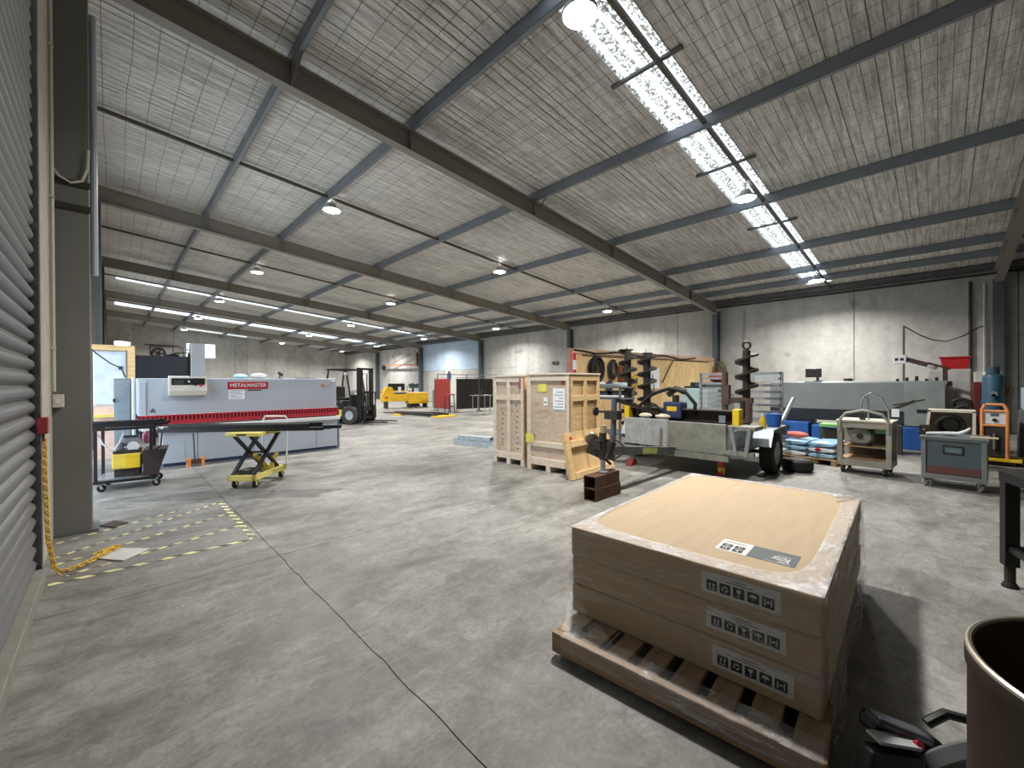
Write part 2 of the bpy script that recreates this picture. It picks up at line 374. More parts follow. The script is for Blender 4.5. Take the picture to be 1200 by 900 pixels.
# ceiling blanket, split round the skylights, with its wire mesh
def cquad(b, x0, x1, y0, y1, off=0., th=.03):
    b.add([(x, y, zroof(x)+off+t) for t in (0, th) for x, y in ((x0, y0), (x1, y0), (x1, y1), (x0, y1))],
          [(3, 2, 1, 0), (4, 5, 6, 7), (0, 1, 5, 4), (1, 2, 6, 5), (2, 3, 7, 6), (3, 0, 4, 7)])
cb = MB(); y = YB0-.1
for a, b, x0, x1 in SKY:
    cquad(cb, -.9, XR+.15, y, a); cquad(cb, -.9, x0, a, b); cquad(cb, x1, XR+.15, a, b); y = b
cquad(cb, -.9, XR+.15, y, YB1+.1)
ce = cb.build('ceiling', mat_ceil); tag(ce, kind='structure')
wm = MB(); rw = random.Random(5); wt = .0035
x = -.35
while x < XR-.1:
    y = YB0; dx = rw.uniform(-.015, .015)
    while y < YB1-.01:
        st = .9 if y < 22 else 4.5
        yn = min(y+st, YB1); dn = rw.uniform(-.022, .022) if rw.random() < .6 else dx
        wm.add([(x+dx-wt, y, zroof(x)-.004), (x+dx+wt, y, zroof(x)-.004), (x+dn+wt, yn, zroof(x)-.004), (x+dn-wt, yn, zroof(x)-.004)], [(0, 1, 2, 3)]); y = yn; dx = dn
    x += .3
y = YB0+.1
while y < YB1:
    h = rw.choice((.0025, .003, .004, .006)); wm.add([(-.45, y-h, zroof(-.45)-.006), (XR, y-h, zroof(XR)-.006), (XR, y+h, zroof(XR)-.006), (-.45, y+h, zroof(-.45)-.006)], [(0, 1, 2, 3)])
    y += .15*rw.uniform(.9, 1.1)
wmo = wm.build('safety_mesh', M('mesh_wire', (104, 98, 90), .6), ce); tag(wmo, kind='stuff')
# skylight sheets
for i, (a, b, x0, x1) in enumerate(SKY):
    k = MB(); n = int((b-a)/.19); prof = []
    for j in range(n):
        y0 = a+(b-a)*j/n; d = (b-a)/n
        prof += [(y0, 0), (y0+d*.62, 0), (y0+d*.7, .03), (y0+d*.9, .03)]
    prof.append((b, 0)); m = len(prof)
    k.add([(x, y, zroof(x)+.012+h) for x in (x0-.05, x1+.05) for y, h in prof], [(j, j+1, m+j+1, m+j) for j in range(m-1)])
    o = k.build('window_%d' % (i+2), mat_sky); tag(o, kind='structure')
# rafters (I sections), purlins, bridging, fly braces
def sbox(b, x0, x1, y0, y1, o0, o1):
    b.add([(x, y, zraf(x)+o) for o in (o0, o1) for x, y in ((x0, y0), (x1, y0), (x1, y1), (x0, y1))],
          [(3, 2, 1, 0), (4, 5, 6, 7), (0, 1, 5, 4), (1, 2, 6, 5), (2, 3, 7, 6), (3, 0, 4, 7)])
PX = [1.92, 3.86, 7.1, 10.4, 13.7, 15.8, 17.0]
rafter_paint = M('rafter_paint', (136, 131, 123), .5, var=.1, scale=2)
for Y in FR[1:]:
    b = MB(); sbox(b, -.45, 18.5, Y-.005, Y+.005, .01, .37); sbox(b, -.45, 18.5, Y-.09, Y+.09, 0, .013); sbox(b, -.45, 18.5, Y-.09, Y+.09, .367, .38)
    r = b.build('rafter', rafter_paint); tag(r, kind='structure')
    st = MB()
    for x in PX[:-1]: sbox(st, x-.005, x+.005, Y-.085, Y+.085, .013, .367)
    st.build('stiffener', rafter_paint, r)
    for x in (1.92, 7.1, 15.8):
        MB().beam((x, Y-.06, zraf(x)+.02), (x+.05, Y-.42, zraf(x)+.42), .04, .005).build('fly_brace', steel_paint, r)
for x in PX:
    b = MB(); z = zraf(x)+.38
    b.box((x, YB0, z), (x+.004, YB1, z+.2)); b.box((x, YB0, z), (x+.075, YB1, z+.004)); b.box((x, YB0, z+.196), (x+.075, YB1, z+.2)); b.box((x+.071, YB0, z), (x+.075, YB1, z+.02))
    tag(b.build('purlin', purlin_paint), kind='structure')
for i in range(6):
    Y = FR[1]+SP*(i+.5)
    if Y > 43: Y = 41.6
    b = MB(); sbox(b, -.4, 18.4, Y-.03, Y+.03, .44, .5); tag(b.build('purlin_bridging', M('bridging_paint', (84, 78, 70), .5)), kind='structure')
for x in (5.58, 8.75, 12.0):
    b = MB(); b.box((x-.03, 2.42, zroof(x)-.05), (x+.03, 3.52, zroof(x)-.012)); tag(b.build('skylight_bar', steel_paint), kind='structure')
# eaves strut and cable tray along the right wall
b = MB(); b.box((18.36, YB0, 4.76), (18.42, YB1, 4.92)); b.box((18.36, YB0, 4.74), (18.56, YB1, 4.77)); tag(b.build('eaves_strut', M('eaves_paint', (84, 84, 86), .5)), kind='structure')
b = MB(); b.box((18.54, YB0, 4.64), (18.62, YB1, 4.67)); b.box((18.54, YB0, 4.64), (18.55, YB1, 4.69)); tag(b.build('cable_tray', steel_paint), kind='structure')
# columns
for Y in FR[1:]:
    b = MB(); w = .1
    b.box((18.3, Y-w, 0), (18.314, Y+w, 4.38)); b.box((18.626, Y-w, 0), (18.64, Y+w, 4.5)); b.box((18.314, Y-.006, 0), (18.626, Y+.006, 4.45))
    o = b.build('steel_column', M('column_blue_grey', (84, 90, 96), .5, var=.12)); tag(o, kind='structure')
    box('base_plate', steel_paint, (18.26, Y-.14, 0), (18.645, Y+.14, .02), o)
    b = MB(); big = abs(Y-Y1) < .1
    if big: b.box((-.498, Y-.38, 0), (-.15, Y-.06, 6.1))
    else:
        b.box((-.16, Y-w, 0), (-.146, Y+w, 6.1)); b.box((-.48, Y-w, 0), (-.466, Y+w, 6.1)); b.box((-.47, Y-.006, 0), (-.16, Y+.006, 6.1))
    o = b.build('steel_column', column_paint, bev=.006 if big else 0); tag(o, kind='structure')
    if big: box('base_plate', steel_paint, (-.46, Y-.42, 0), (-.1, Y-.02, .025), o)
    else: box('base_plate', steel_paint, (-.49, Y-.14, 0), (-.1, Y+.14, .02), o)
# left roller door: curved slats in guides
rd = T('door_1', None, None, (-.46, 0, 0)); tag(rd, kind='structure')
slat_m = M('roller_slat', (118, 118, 119), .36, .4, var=.12, scale=3, stretch=(1, .3, 4))
pitch = .111; prof = []
for k in range(9):
    t = k/8; prof.append((.038*math.sin(PI*t)**.8*(1 if k not in (0, 8) else 0), t*pitch*.93))
s = MB(); n = len(prof)
s.add([(x, y, z) for y in (D0[0]+.04, D0[1]-.1) for x, z in prof], [(j, j+1, n+j+1, n+j) for j in range(n-1)])
s.add([(x-.003, y, z) for y in (D0[0]+.04, D0[1]-.1) for x, z in prof], [(n+j, n+j+1, j+1, j) for j in range(n-1)])
s.box((-.004, D0[0]+.04, pitch*.9), (.006, D0[1]-.1, pitch*1.02))
sl = s.build('slat', slat_m, rd, smooth=True); sl.location = (0, 0, .1)
for k in range(1, 50): share(sl, rd, (0, 0, .1+pitch*k))
box('bottom_rail', M('rail_concrete', (132, 128, 118), .8, scale=9), (-.02, D0[0], 0), (.085, D0[1]-.06, .1), rd, .006)
g = MB(); g.box((-.035, D0[1]-.06, 0), (-.03, D0[1]+.0, 5.6)); g.box((.06, D0[1]-.05, 0), (.066, D0[1]-.004, 5.6)); g.box((-.035, D0[1]-.01, 0), (.066, D0[1]-.004, 5.6))
g.build('guide_rail', M('guide_paint', (150, 148, 142), .5), rd)
box('guide_slot', plastic_black, (-.03, D0[1]-.1, .1), (.02, D0[1]-.02, 5.6), rd)
# ---------------- fittings on the left wall and column ----------------
cdt = T('wall_conduit', 'thin pale conduit running up the wall edge beside the near column', 'conduit', (-.405, 6.12, 0))
MB().tube([(0, 0, 1.48), (0, 0, 5.9)], .014, 8).build('pipe', cream, cdt)
for z in (1.9, 3.4, 4.9): box('saddle', cream, (-.022, -.025, z), (.016, .025, z+.02), cdt)
sw = T('switch_box', 'small cream switch box at the foot of the conduit on the near column', 'switch', (-.4, 6.2, 1.38)); box('housing', cream, (-.02, -.06, -.06), (.06, .02, .07), sw, .006); box('rocker', white_p, (0, -.066, -.02), (.035, -.06, .03), sw)
cb_ = MB(); cb_.tube([(-.42, 6.21, 3.75), (-.36, 6.2, 3.66), (-.28, 6.2, 3.62), (-.2, 6.2, 3.66), (-.16, 6.2, 3.8), (-.15, 6.2, 4.0)], .012, 8)
tag(cb_.build('drooping_cable', cream, smooth=True), 'pale cable drooping across the top of the near column', 'cable')
for z in (3.35, 3.6):
    b = MB(); b.box((-.44, 6.215, z), (-.14, 6.24, z+.06)); tag(b.build('column_strap', M('strap_dark', (48, 46, 44), .6)), ('lower' if z < 3.5 else 'upper')+' of two dark steel straps across the near column', 'strap')
cd2 = MB(); cd2.tube([(-.118, 6.5, 2.75), (-.118, 6.5, 5.6)], .03, 8); tag(cd2.build('downpipe', light_grey), 'pale grey pipe clamped beside the near column', 'pipe')
# red chain holder, yellow chain
hb = T('chain_holder', 'faded red chain holder fixed beside the roller door', 'holder', (-.4, 4.96, 1.16)); box('housing', M('faded_red', (150, 52, 48), .6), (-.02, -.05, 0), (.04, .05, .13), hb, .006); box('hook', rust, (0, -.02, -.06), (.02, .02, 0), hb)
def chain(path, pitch_, R, r):
    pts = [Vector(p) for p in path]; out = MB(); k = 0; acc = 0
    seg = []
    for a, b in zip(pts, pts[1:]):
        L = (b-a).length; d = (b-a)/L; t = pitch_-acc if acc else 0
        while t <= L: seg.append((a+d*t, d)); t += pitch_
        acc = (L-(t-pitch_)) % pitch_
    for p, d in seg:
        a = d.orthogonal().normalized(); b = d.cross(a)
        if k % 2: a, b = b, a
        ring = [p+d*R*1.35*math.cos(2*PI*i/8)+a*R*.8*math.sin(2*PI*i/8) for i in range(8)]
        out.tube(ring, r, 5, True); k += 1
    return out
cp = [(-.385, 4.96, 1.1), (-.38, 4.97, .7), (-.37, 4.99, .3), (-.34, 5.0, .08), (-.31, 5.0, .02), (-.22, 5.02, .022), (-.12, 5.12, .03), (-.03, 5.26, .034), (.02, 5.31, .036), (-.06, 5.28, .04), (-.1, 5.25, .036), (.03, 5.34, .044), (.05, 5.33, .036)]
tag(chain(cp, .034, .02, .0055).build('safety_chain', chain_y, smooth=True), 'yellow plastic chain hanging by the roller door and trailing over the floor', 'chain')
# floor things: white sheet, brown mat, hazard tape
tag(MB().prism([(-.134, 5.243, .003), (.071, 4.965, .003), (.255, 5.148, .003), (.008, 5.421, .003)], (0, 0, .008)).build('white_sheet', M('sheet_board', (196, 196, 192), .6, var=.1)), 'pale square board lying on the floor under the yellow chain', 'board')
tag(MB().prism([(-.096, 6.372, 0), (.011, 6.191, 0), (.128, 6.304, 0), (.019, 6.492, 0)], (0, 0, .012)).build('floor_mat', M('mat_brown', (64, 46, 42), .85)), 'small dark brown mat at the foot of the near column', 'mat')
tl = [((1.02, 4.8), (1.02, 6.58), .055, 'hazard tape strip along the floor crack'), ((-.36, 4.79), (1.0, 4.77), .05, 'hazard tape strip squarely across from the roller door edge'),
      ((-.39, 5.99), (.57, 6.47), .03, 'shortest hazard tape strip, beside the dark brown mat'), ((-.36, 5.5), (.99, 6.55), .03, 'hazard tape strip slanting to the far end of the crack tape'),
      ((-.39, 5.27), (.99, 5.9), .035, 'hazard tape strip slanting past the far corner of the pale board'), ((-.27, 4.93), (.99, 5.32), .035, 'hazard tape strip slanting past the near corner of the pale board')]
for a, b, w_, lb in tl:
    o = MB().beam((a[0], a[1], .001), (b[0], b[1], .001), w_, .002).build('hazard_tape', mat_tape); tag(o, 'worn yellow and black '+lb, 'tape', 'hazard tape on the floor')
# ---------------- high bay lamps ----------------
LPX = [(3.97, 2.93), (9.5, 2.82), (3.97, 10.55), (4.08, 18.45), (4.1, 26.3), (4.15, 34.2), (4.2, 42.3), (9.6, 10.5), (9.65, 18.4), (11.0, 26.3), (11.0, 34.2), (11.2, 42.0), (16.2, 10.45), (16.4, 18.5), (16.35, 25.95), (16.5, 33.9), (16.6, 42.0), (16.2, 2.75)]
def lamp_part(t):
    MB().lathe([(.05, .16), (.09, .16), (.13, .06), (.21, .03), (.21, 0), (.2, -.01)], (0, 0, .05), n=20, close=False).build('housing', M('lamp_housing', (170, 172, 174), .4), t, smooth=True)
    MB().cyl((0, 0, .2), (0, 0, .38), .01).build('hanger', steel_paint, t)
    MB().lathe([(.2, -.008), (.17, -.022), (.1, -.034), (.0, -.038)], (0, 0, .05), n=20, close=False).build('diffuser', lens, t, smooth=True)
for i, (x, y) in enumerate(LPX):
    bay = int(round((y-2.727)/SP)); y = min(2.727+SP*bay, 41.6) if bay else y; z = zraf(x)+.13
    lb = 'LED high-bay lamp in the '+('line over the shear' if x < 6 else 'middle line' if x < 13 else 'line along the right wall')+', '+['under the near skylight strip', 'first bay past the near rafter', 'second bay past the near rafter', 'third bay past the near rafter', 'fourth bay past the near rafter', 'bay at the back wall'][bay]
    t = T('high_bay_lamp', lb, 'lamp', (x, y, z), 0, 'LED high-bay lamps'); lamp_part(t)
    ld = bpy.data.lights.new('high_bay_light', 'AREA'); ld.shape = 'DISK'; ld.size = .34; ld.energy = LAMP_W; ld.color = LAMP_COL; ld.spread = 2.6
    lo = bpy.data.objects.new('high_bay_light', ld); C.objects.link(lo); lo.location = (0, 0, .005); lo.parent = t
# ---------------- pallet with three boxes ----------------
pal = T('pallet', 'wooden slatted pallet under the stack of three flat boxes', 'pallet', (2.978, .999, 0), math.radians(4.5))
bd = box('top_board', pallet_wood, (-1.104, -.056, .118), (1.15, .056, .14), pal, .003); bd.location = (0, .565, 0)
for i in range(1, 8): share(bd, pal, (0, .565-.1614*i, 0))
be = box('bearer', pallet_wood_y, (-.022, -.622, .032), (.022, .622, .118), pal, .003); be.location = (1.128, 0, 0)
for x in (-.4, .4): share(be, pal, (x, 0, 0))
box('front_board', pallet_wood_y, (-1.15, -.622, .03), (-1.106, .622, .14), pal, .003)
db = M('shaded_board', (74, 62, 50), .85)  # bottom boards coloured dark to stand for the shadow under the pallet
bb = box('bottom_board', db, (-1.1, -.05, 0), (1.1, .05, .032), pal); bb.location = (0, .55, 0)
for y in (0, -.55): share(bb, pal, (0, y, 0))
# stencil on the front bearer
SX, SY, SA = 3.066, 1.004, math.radians(2.5)
lab = M('label_white', (214, 214, 210), .55, var=.05)
def pictogram(kind, s):
    b = MB(); h = .0006
    def q(pts): b.prism([(x*s, y*s, 0) for x, y in pts], (0, 0, h))
    if kind == 0:
        for cx in (-.17, .17): q([(cx-.05, -.25), (cx+.05, -.25), (cx+.05, .08), (cx+.13, .08), (cx, .3), (cx-.13, .08), (cx-.05, .08)])
        q([(-.34, -.36), (.34, -.36), (.34, -.3), (-.34, -.3)])
    elif kind == 1:
        for k in range(3):
            a = 2*PI*k/3+.5; b.prism([(s*.3*math.cos(a+t)*m_, s*.3*math.sin(a+t)*m_, 0) for t, m_ in ((0, 1), (.8, 1), (1.5, 1), (1.5, .6), (.8, .6), (0, .6))], (0, 0, h))
    elif kind == 2:
        q([(-.2, .33), (.2, .33), (.16, .08), (.03, -.05), (.03, -.26), (.14, -.33), (-.14, -.33), (-.03, -.26), (-.03, -.05), (-.16, .08)])
    elif kind == 3:
        q([(.32*math.cos(PI*k/8), .02+.3*math.sin(PI*k/8)) for k in range(9)]); q([(-.025, -.3), (.025, -.3), (.025, .02), (-.025, .02)])
    else:
        q([(-.32, -.3), (-.22, -.3), (-.22, .3), (-.32, .3)]); q([(.22, -.3), (.32, -.3), (.32, .3), (.22, .3)]); q([(-.13, -.06), (.13, -.06), (.13, .1), (-.13, .1)])
    return b
BH = .1725
lw = lambda y, z: (-1.0, y, z)
for k in range(3):
    nm = ['lowest flat cardboard box of the stack, directly on the pallet slats', 'middle flat cardboard box of the stack of three', 'topmost flat cardboard box with a grey and white label on its lid'][k]
    z0_ = .14+BH*k; dx, dy = (0, .006, -.004)[k], (0, .004, 0)[k]
    t = T('cardboard_box', nm, 'box', (SX+dx, SY+dy, z0_), SA+(0, .004, -.002)[k], 'flat boxes on the pallet')
    box('carton', card, (-1.0, -.625, .0005), (1.0, .625, BH-.0005), t, .011)
    # printed handling label on the end facing the door
    yc = {0: -.36, 1: -.33, 2: -.315}[k]
    pl = MB().box((-1.0018, yc-.165, .045), (-1.0002, yc+.165, .145)).build('shipping_label', lab, t)
    for j in range(5):
        y = yc+.118-.059*j
        MB().box((-1.0026, y-.024, .06), (-1.0018, y+.024, .108)).build('icon_square', ink, pl)
        g = pictogram(j, .048).build('pictogram', lab, pl); g.matrix_local = frame(Vector((-1.0027, y, .084)), (0, -1, 0), (0, 0, 1))
    for j, (a, b) in enumerate(((-.06, .06), (-.03, .04))): MB().box((-1.0024, yc+a, .118+.012*j), (-1.0018, yc+b, .122+.012*j)).build('print_line', ink_grey, pl)
    if k == 2:
        # label on the lid
        zt = BH-.0005
        pl = MB().prism([(-.83, -.26, zt), (-.83, -.43, zt), (-.565, -.43, zt), (-.565, -.26, zt)], (0, 0, .001)).build('lid_label_white', lab, t)
        cx, cy, Lx, Ly = -.72, -.33, .2, .19
        bpy.data.objects.remove(pl)
        def lidq(u0, u1, v0, v1, mat, nm_, par, dz=0): return MB().box((u0+.05, v0, zt+dz), (u1+.05, v1, zt+.001+dz)).build(nm_, mat, par)
        wl_ = lidq(-.80, -.625, -.28, -.13, lab, 'lid_label', t)
        gl_ = lidq(-.80, -.625, -.49, -.28, ink_grey, 'lid_label_title', t)
        for a in (0, 1):
            for c_ in (0, 1): lidq(-.785+.05*a, -.745+.05*a, -.196-.06*c_, -.148-.06*c_, ink, 'icon_square', wl_, .001)
        for a in (0, 1):
            for c_ in (0, 1):
                g = pictogram((0, 2, 3, 1)[a*2+c_], .034).build('pictogram', lab, wl_); g.matrix_local = frame(Vector((-.715+.05*a, -.172-.06*c_, zt+.0021)), (0, 1, 0), (-1, 0, 0))
        lidq(-.66, -.655, -.25, -.15, ink_grey, 'print_line', wl_, .001)
        for body, u, sz, v in (('UV', -.765, .032, -.46), ('Roller', -.74, .034, -.46), ('Panel', -.714, .034, -.46)):
            text('lettering', body, sz, lab, gl_, frame(Vector((u+.05, v, zt+.0012)), (0, 1, 0), (-1, 0, 0)), 'LEFT', .0008)
        lidq(-.788, -.784, -.47, -.36, lab, 'print_line', gl_, .001); lidq(-.688, -.684, -.47, -.40, lab, 'print_line', gl_, .001)
# stretch film
def SW(x, y, z): 
    c, s = math.cos(SA), math.sin(SA); return (SX+c*x-s*y, SY+s*x+c*y, z)
rf = random.Random(11); fm = MB(); ZT = .14+3*BH
def sheet(fn, nu, nv):
    vs = [fn(i/nu, j/nv) for j in range(nv+1) for i in range(nu+1)]
    fm.add(vs, [(j*(nu+1)+i, j*(nu+1)+i+1, (j+1)*(nu+1)+i+1, (j+1)*(nu+1)+i) for j in range(nv) for i in range(nu)])
o_ = .006; X0, X1, Yy0, Yy1 = -1-o_, 1+o_, -.625-o_, .625+o_
rnd = lambda a: rf.uniform(-a, a)
# front end film: from the lid edge to the lower box
sheet(lambda u, v: SW(X0-abs(rnd(.0035)), Yy0+(Yy1-Yy0)*u, .25+(ZT+.003-.25)*v-(.04*math.sin(7*u)+.02*math.sin(17*u))*(1-v)), 40, 12)
# far side and back
sheet(lambda u, v: SW(X1+.004+abs(rnd(.006)), Yy0+(Yy1-Yy0)*u, .08+(ZT+.003-.08)*v), 30, 10)
sheet(lambda u, v: SW(X0+(X1-X0)*u, Yy1+abs(rnd(.008))+.01*math.sin(u*9), .08+(ZT+.003-.08)*v), 50, 10)
side_v = fm; fm = MB()
# side film bulging down to the pallet, made paler to imitate reflected light
sheet(lambda u, v: SW(X0+(X1-X0)*u, Yy0-abs(rnd(.009))-.028*(1-v)**1.5*(1+.5*math.sin(13*u)), .045+(ZT+.003-.045)*v), 60, 14)
# lid border with rounded inner edge
def lid(u, v):
    a = 2*PI*u; ex = 1/6.
    c, s = math.cos(a), math.sin(a); e = lambda q, p: math.copysign(abs(q)**p, q)
    xo, yo = (e(c, .02)*(1+o_), e(s, .02)*(.625+o_)) if True else (0, 0)
    m_ = max(abs(c)/1., abs(s)/1.); xo, yo = c/m_*(1+o_), s/m_*(.625+o_)
    xi, yi = e(c, .26)*.935+.04, e(s, .26)*.57+.03
    return SW(xo+(xi-xo)*v, yo+(yi-yo)*v, ZT+.003+abs(rnd(.0045))*(1 if .1 < v < .95 else .3))
mid_v = fm; fm = MB()
sheet(lid, 120, 7)
lid_m = fm; fm = mid_v
# tents at the pallet corners
A = SW(-1.0, .63, .25)
for (px, py) in ((-1.11, .58), (-1.1, .50), (-1.08, .40)):
    c4, s4 = math.cos(math.radians(4.5)), math.sin(math.radians(4.5)); q = (2.978+c4*px-s4*py, .999+s4*px+c4*py, .143)
    c5 = (2.978+c4*(px+.05)-s4*(py-.1), .999+s4*(px+.05)+c4*(py-.1), .143)
    sheet(lambda u, v: tuple(Vector(A).lerp(Vector(q).lerp(Vector(c5), u), v)+Vector((rnd(.006), rnd(.006), 0))), 5, 8)
# band over the front bearer
c4, s4 = math.cos(math.radians(4.5)), math.sin(math.radians(4.5))
PW = lambda x, y, z: (2.978+c4*x-s4*y, .999+s4*x+c4*y, z)
sheet(lambda u, v: PW(-1.152-.002-abs(rnd(.002)) if v < .55 else -1.152+(v-.55)*.25, .56-1.17*u, (.06+.085*v/.55) if v < .55 else .144+abs(rnd(.004))), 40, 10)
fo = T('stretch_wrap', 'clear wrinkled stretch film wrapped round the box stack', 'film')
side_v.build('side_film', mat_film, fo); mid_v.build('bunched_sheen_film', mat_film_mid, fo); lid_m.build('folded_film', mat_film_thick, fo)
# loose bunched film on the far lid corner
bf = MB(); bf.tube([SW(.75+.05*k, -.50-.022*k+rnd(.01), ZT+.02+rnd(.008)) for k in range(6)], [.012, .02, .018, .022, .018, .01], 7)
tag(bf.build('film_bunch', mat_film_thick, smooth=False), 'bunched twist of clear film on the far lid corner', 'film')
# ---------------- steel drum, saw, bench at the right ----------------
dr = T('open_drum', 'open dark brown steel drum with a bare metal rim', 'drum', (1.6, -.385, 0))
brown_st = M('drum_brown', (74, 60, 50), .55, .3, var=.2, scale=14, stretch=(1, 1, .4))
MB().lathe([(.0, .015), (.325, .015), (.325, .87), (.334, .875), (.343, .87), (.343, .83), (.338, .82), (.338, .3), (.343, .29), (.338, .28), (.338, .0), (.0, .0)], (0, 0, 0), n=64, close=False).build('shell', brown_st, dr, smooth=True)
MB().torus((0, 0, .872), .335, .008, n=64, m=8).build('rim', M('bare_rim', (176, 168, 154), .35, .7), dr, smooth=True)
# cut-off saw lying between pallet and drum
sw = T('cutoff_saw', 'black and grey hand-held power saw lying beside the brown drum', 'power saw', (2.16, .045, 0), .25)
ab = M('saw_grey', (128, 130, 132), .4, .3, var=.2)
MB().rbox((.02, .06, .2), (.09, .26, .07), (.35, .1, .5)).build('motor_body', plastic_black, sw, .02)
MB().rbox((-.005, .07, .235), (.075, .2, .03), (.35, .1, .5)).build('top_cover', M('cover_grey', (70, 74, 84), .35), sw, .01)
MB().rbox((-.13, .12, .17), (.06, .2, .1), (.2, 0, .6)).build('battery', plastic_black, sw, .008)
MB().rbox((-.09, .1, .235), (.06, .16, .012), (.2, 0, .6)).build('base_plate', rim_silver, sw, .002)
MB().lathe([(0, -.03), (.1, -.03), (.12, -.02), (.12, .02), (.1, .03), (0, .03)], (.03, -.08, .15), (.6, .5, .5), 28).build('blade_guard', ab, sw, smooth=True)
MB().lathe([(0, 0), (.095, 0), (.095, .003), (0, .003)], (.0, -.11, .1), (.6, .5, .5), 28).build('blade', alu, sw)
MB().tube([(.05, -.02, .25), (.08, -.08, .29), (.1, -.16, .28), (.09, -.2, .2)], .018, 8).build('handle', plastic_black, sw, smooth=True)
MB().cyl((-.05, .03, .22), (-.06, .02, .23), .014).build('button', red_p, sw)
MB().tube([(-.03, .1, .18), (-.08, .05, .1), (-.16, 0, .03), (-.3, -.02, .012)], .006, 6).build('cord', rubber, sw, smooth=True)
MB().box((-.15, -.14, 0), (.1, .16, .02)).build('foot_plate', dark_iron, sw); MB().cyl((0, 0, .02), (.01, .02, .18), .03).build('arm', ab, sw); MB().beam((-.11, .09, .02), (-.12, .1, .13), .03, .03).build('bracket', dark_iron, sw)
# workbench
wb_ = T('workbench', 'black steel workbench with a levelling foot beside the brown drum', 'bench', (4.82, -.36, 0), math.radians(18))
box('top_frame', black, (-.95, -2.0, .79), (.04, .045, .855), wb_, .004)
box('worktop', M('bench_top', (44, 44, 44), .5, .3), (-.95, -2.0, .855), (.045, .05, .863), wb_)
for x, y in ((0, 0), (-.9, 0), (0, -1.9), (-.9, -1.9)):
    l = box('leg', black, (x-.035, y-.04, .16), (x+.04, y+.04, .80), wb_, .004)
    MB().cyl((x, y, .05), (x, y, .16), .03).build('levelling_foot', dark_iron, l); MB().lathe([(.045, 0), (.045, .012), (.02, .06)], (x, y, 0), n=16).build('foot_pad', rubber, l)
box('lower_rail', black, (-.02, -1.9, .27), (.02, 0, .31), wb_); box('side_rail', black, (-.9, -.02, .27), (0, .02, .31), wb_)
# ---------------- guillotine shear ----------------
g = T('guillotine_shear', 'long light grey sheet-metal shear with a red finger guard', 'machine', (2.1, 10.02, 0))
gx0, gx1 = -1.76, 1.78
MB().box((-1.42, 0, .06), (gx1, .9, .72)).build('lower_apron', light_grey, g, .01)
box('kick_strip', navy, (-1.4, .03, 0), (gx1-.03, .85, .06), g)
box('work_table', white_p, (gx0+.05, -.16, .70), (gx1+.02, .9, .77), g, .008)
MB().box((gx0, .03, .98), (gx1, .9, 1.655)).build('upper_beam', light_grey, g, .015)
MB().box((gx0, -.02, .965), (gx1+.02, .03, .985)).build('beam_lip', white_p, g)
b = MB()
b.box((gx0-.01, -.1, .955), (gx1, .03, .975)); b.box((gx0-.01, -.1, .80), (gx1, -.02, .875)); b.box((gx0-.01, -.1, .80), (gx0+.02, .03, .975)); b.box((gx1-.03, -.1, .80), (gx1, .03, .975))
gd = b.build('finger_guard', red_p, g)
n = 58
sl = MB().box((-.014, -.098, .872), (.014, -.085, .958)).build('guard_bar', red_p, gd); sl.location = (gx0+.05, 0, 0)
for k in range(1, n): share(sl, gd, (gx0+.05+(gx1-gx0-.1)*k/(n-1), 0, 0))
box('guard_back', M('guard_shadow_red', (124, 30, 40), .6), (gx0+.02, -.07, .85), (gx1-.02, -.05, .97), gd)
for x in (gx0+.02, gx1-.12): MB().box((x, 0, .7), (x+.1, .95, 1.6)).build('side_frame', light_grey, g, .01)
box('end_leg', M('end_blue_grey', (96, 108, 130), .5), (gx1-.02, .05, 0), (gx1+.07, .85, .68), g, .006)
for x in (-.9, .05, 1.3): box('panel_seam', ink_grey, (x, -.003, .07), (x+.008, .002, .69), g)
# control box
cbx = MB().prism([(-1.33, .05, 1.33), (-1.33, -.14, 1.33), (-1.33, -.17, 1.42), (-1.33, -.12, 1.68), (-1.33, .05, 1.68)], (.57, 0, 0)).build('control_box', cream, g, .006)
cp_ = MB().rbox((-1.045, -.149, 1.555), (.5, .012, .2), (.19, 0, 0)).build('control_panel', plastic_black, cbx)
for k, (x, z, mt, r) in enumerate(((-1.04, 1.6, white_p, .02), (-1.0, 1.55, dark_grey, .016), (-.94, 1.6, dark_grey, .016), (-.94, 1.53, dark_grey, .016), (-.86, 1.53, bright_red, .024))):
    MB().cyl((x, -.13, z), (x, -.172, z-.008), r, n=12).build('button', mt, cbx)
MB().rbox((-1.19, -.152, 1.565), (.15, .012, .12), (.19, 0, 0)).build('display', M('lcd', (64, 70, 66), .3), cbx)
box('papers', paper, (-1.32, -.1, 1.68), (-1.02, .1, 1.7), g)
# sign with lettering
sg = box('name_plate', M('sign_red', (178, 36, 48), .4, var=.05), (-.40, .018, 1.435), (.33, .028, 1.585), g, .02)
text('lettering', 'METALMASTER', .098, white_p, sg, frame(Vector((-.035, .016, 1.512)), (1, 0, 0), (0, 0, 1)), 'CENTER', .002)
box('name_underline', ink, (-.05, .02, 1.40), (.2, .028, 1.42), sg)
pp = box('notice_paper', paper, (-.385, .022, 1.23), (-.1, .029, 1.43), g)
for k in range(5): box('print_line', M('pale_ink', (150, 158, 176), .7), (-.36, .019, 1.40-.035*k), (-.36+(.24, .18, .22, .12, .2)[k], .022, 1.412-.035*k), pp)
MB().prism([(-1.6, .02, 1.03), (-1.5, .02, 1.03), (-1.55, .02, 1.11)], (0, .008, 0)).build('warning_triangle', ink_grey, g)
MB().cyl((1.45, .03, 1.5), (1.45, -.02, 1.5), .035).build('stop_button', M('stop_orange', (200, 120, 90), .5), g)
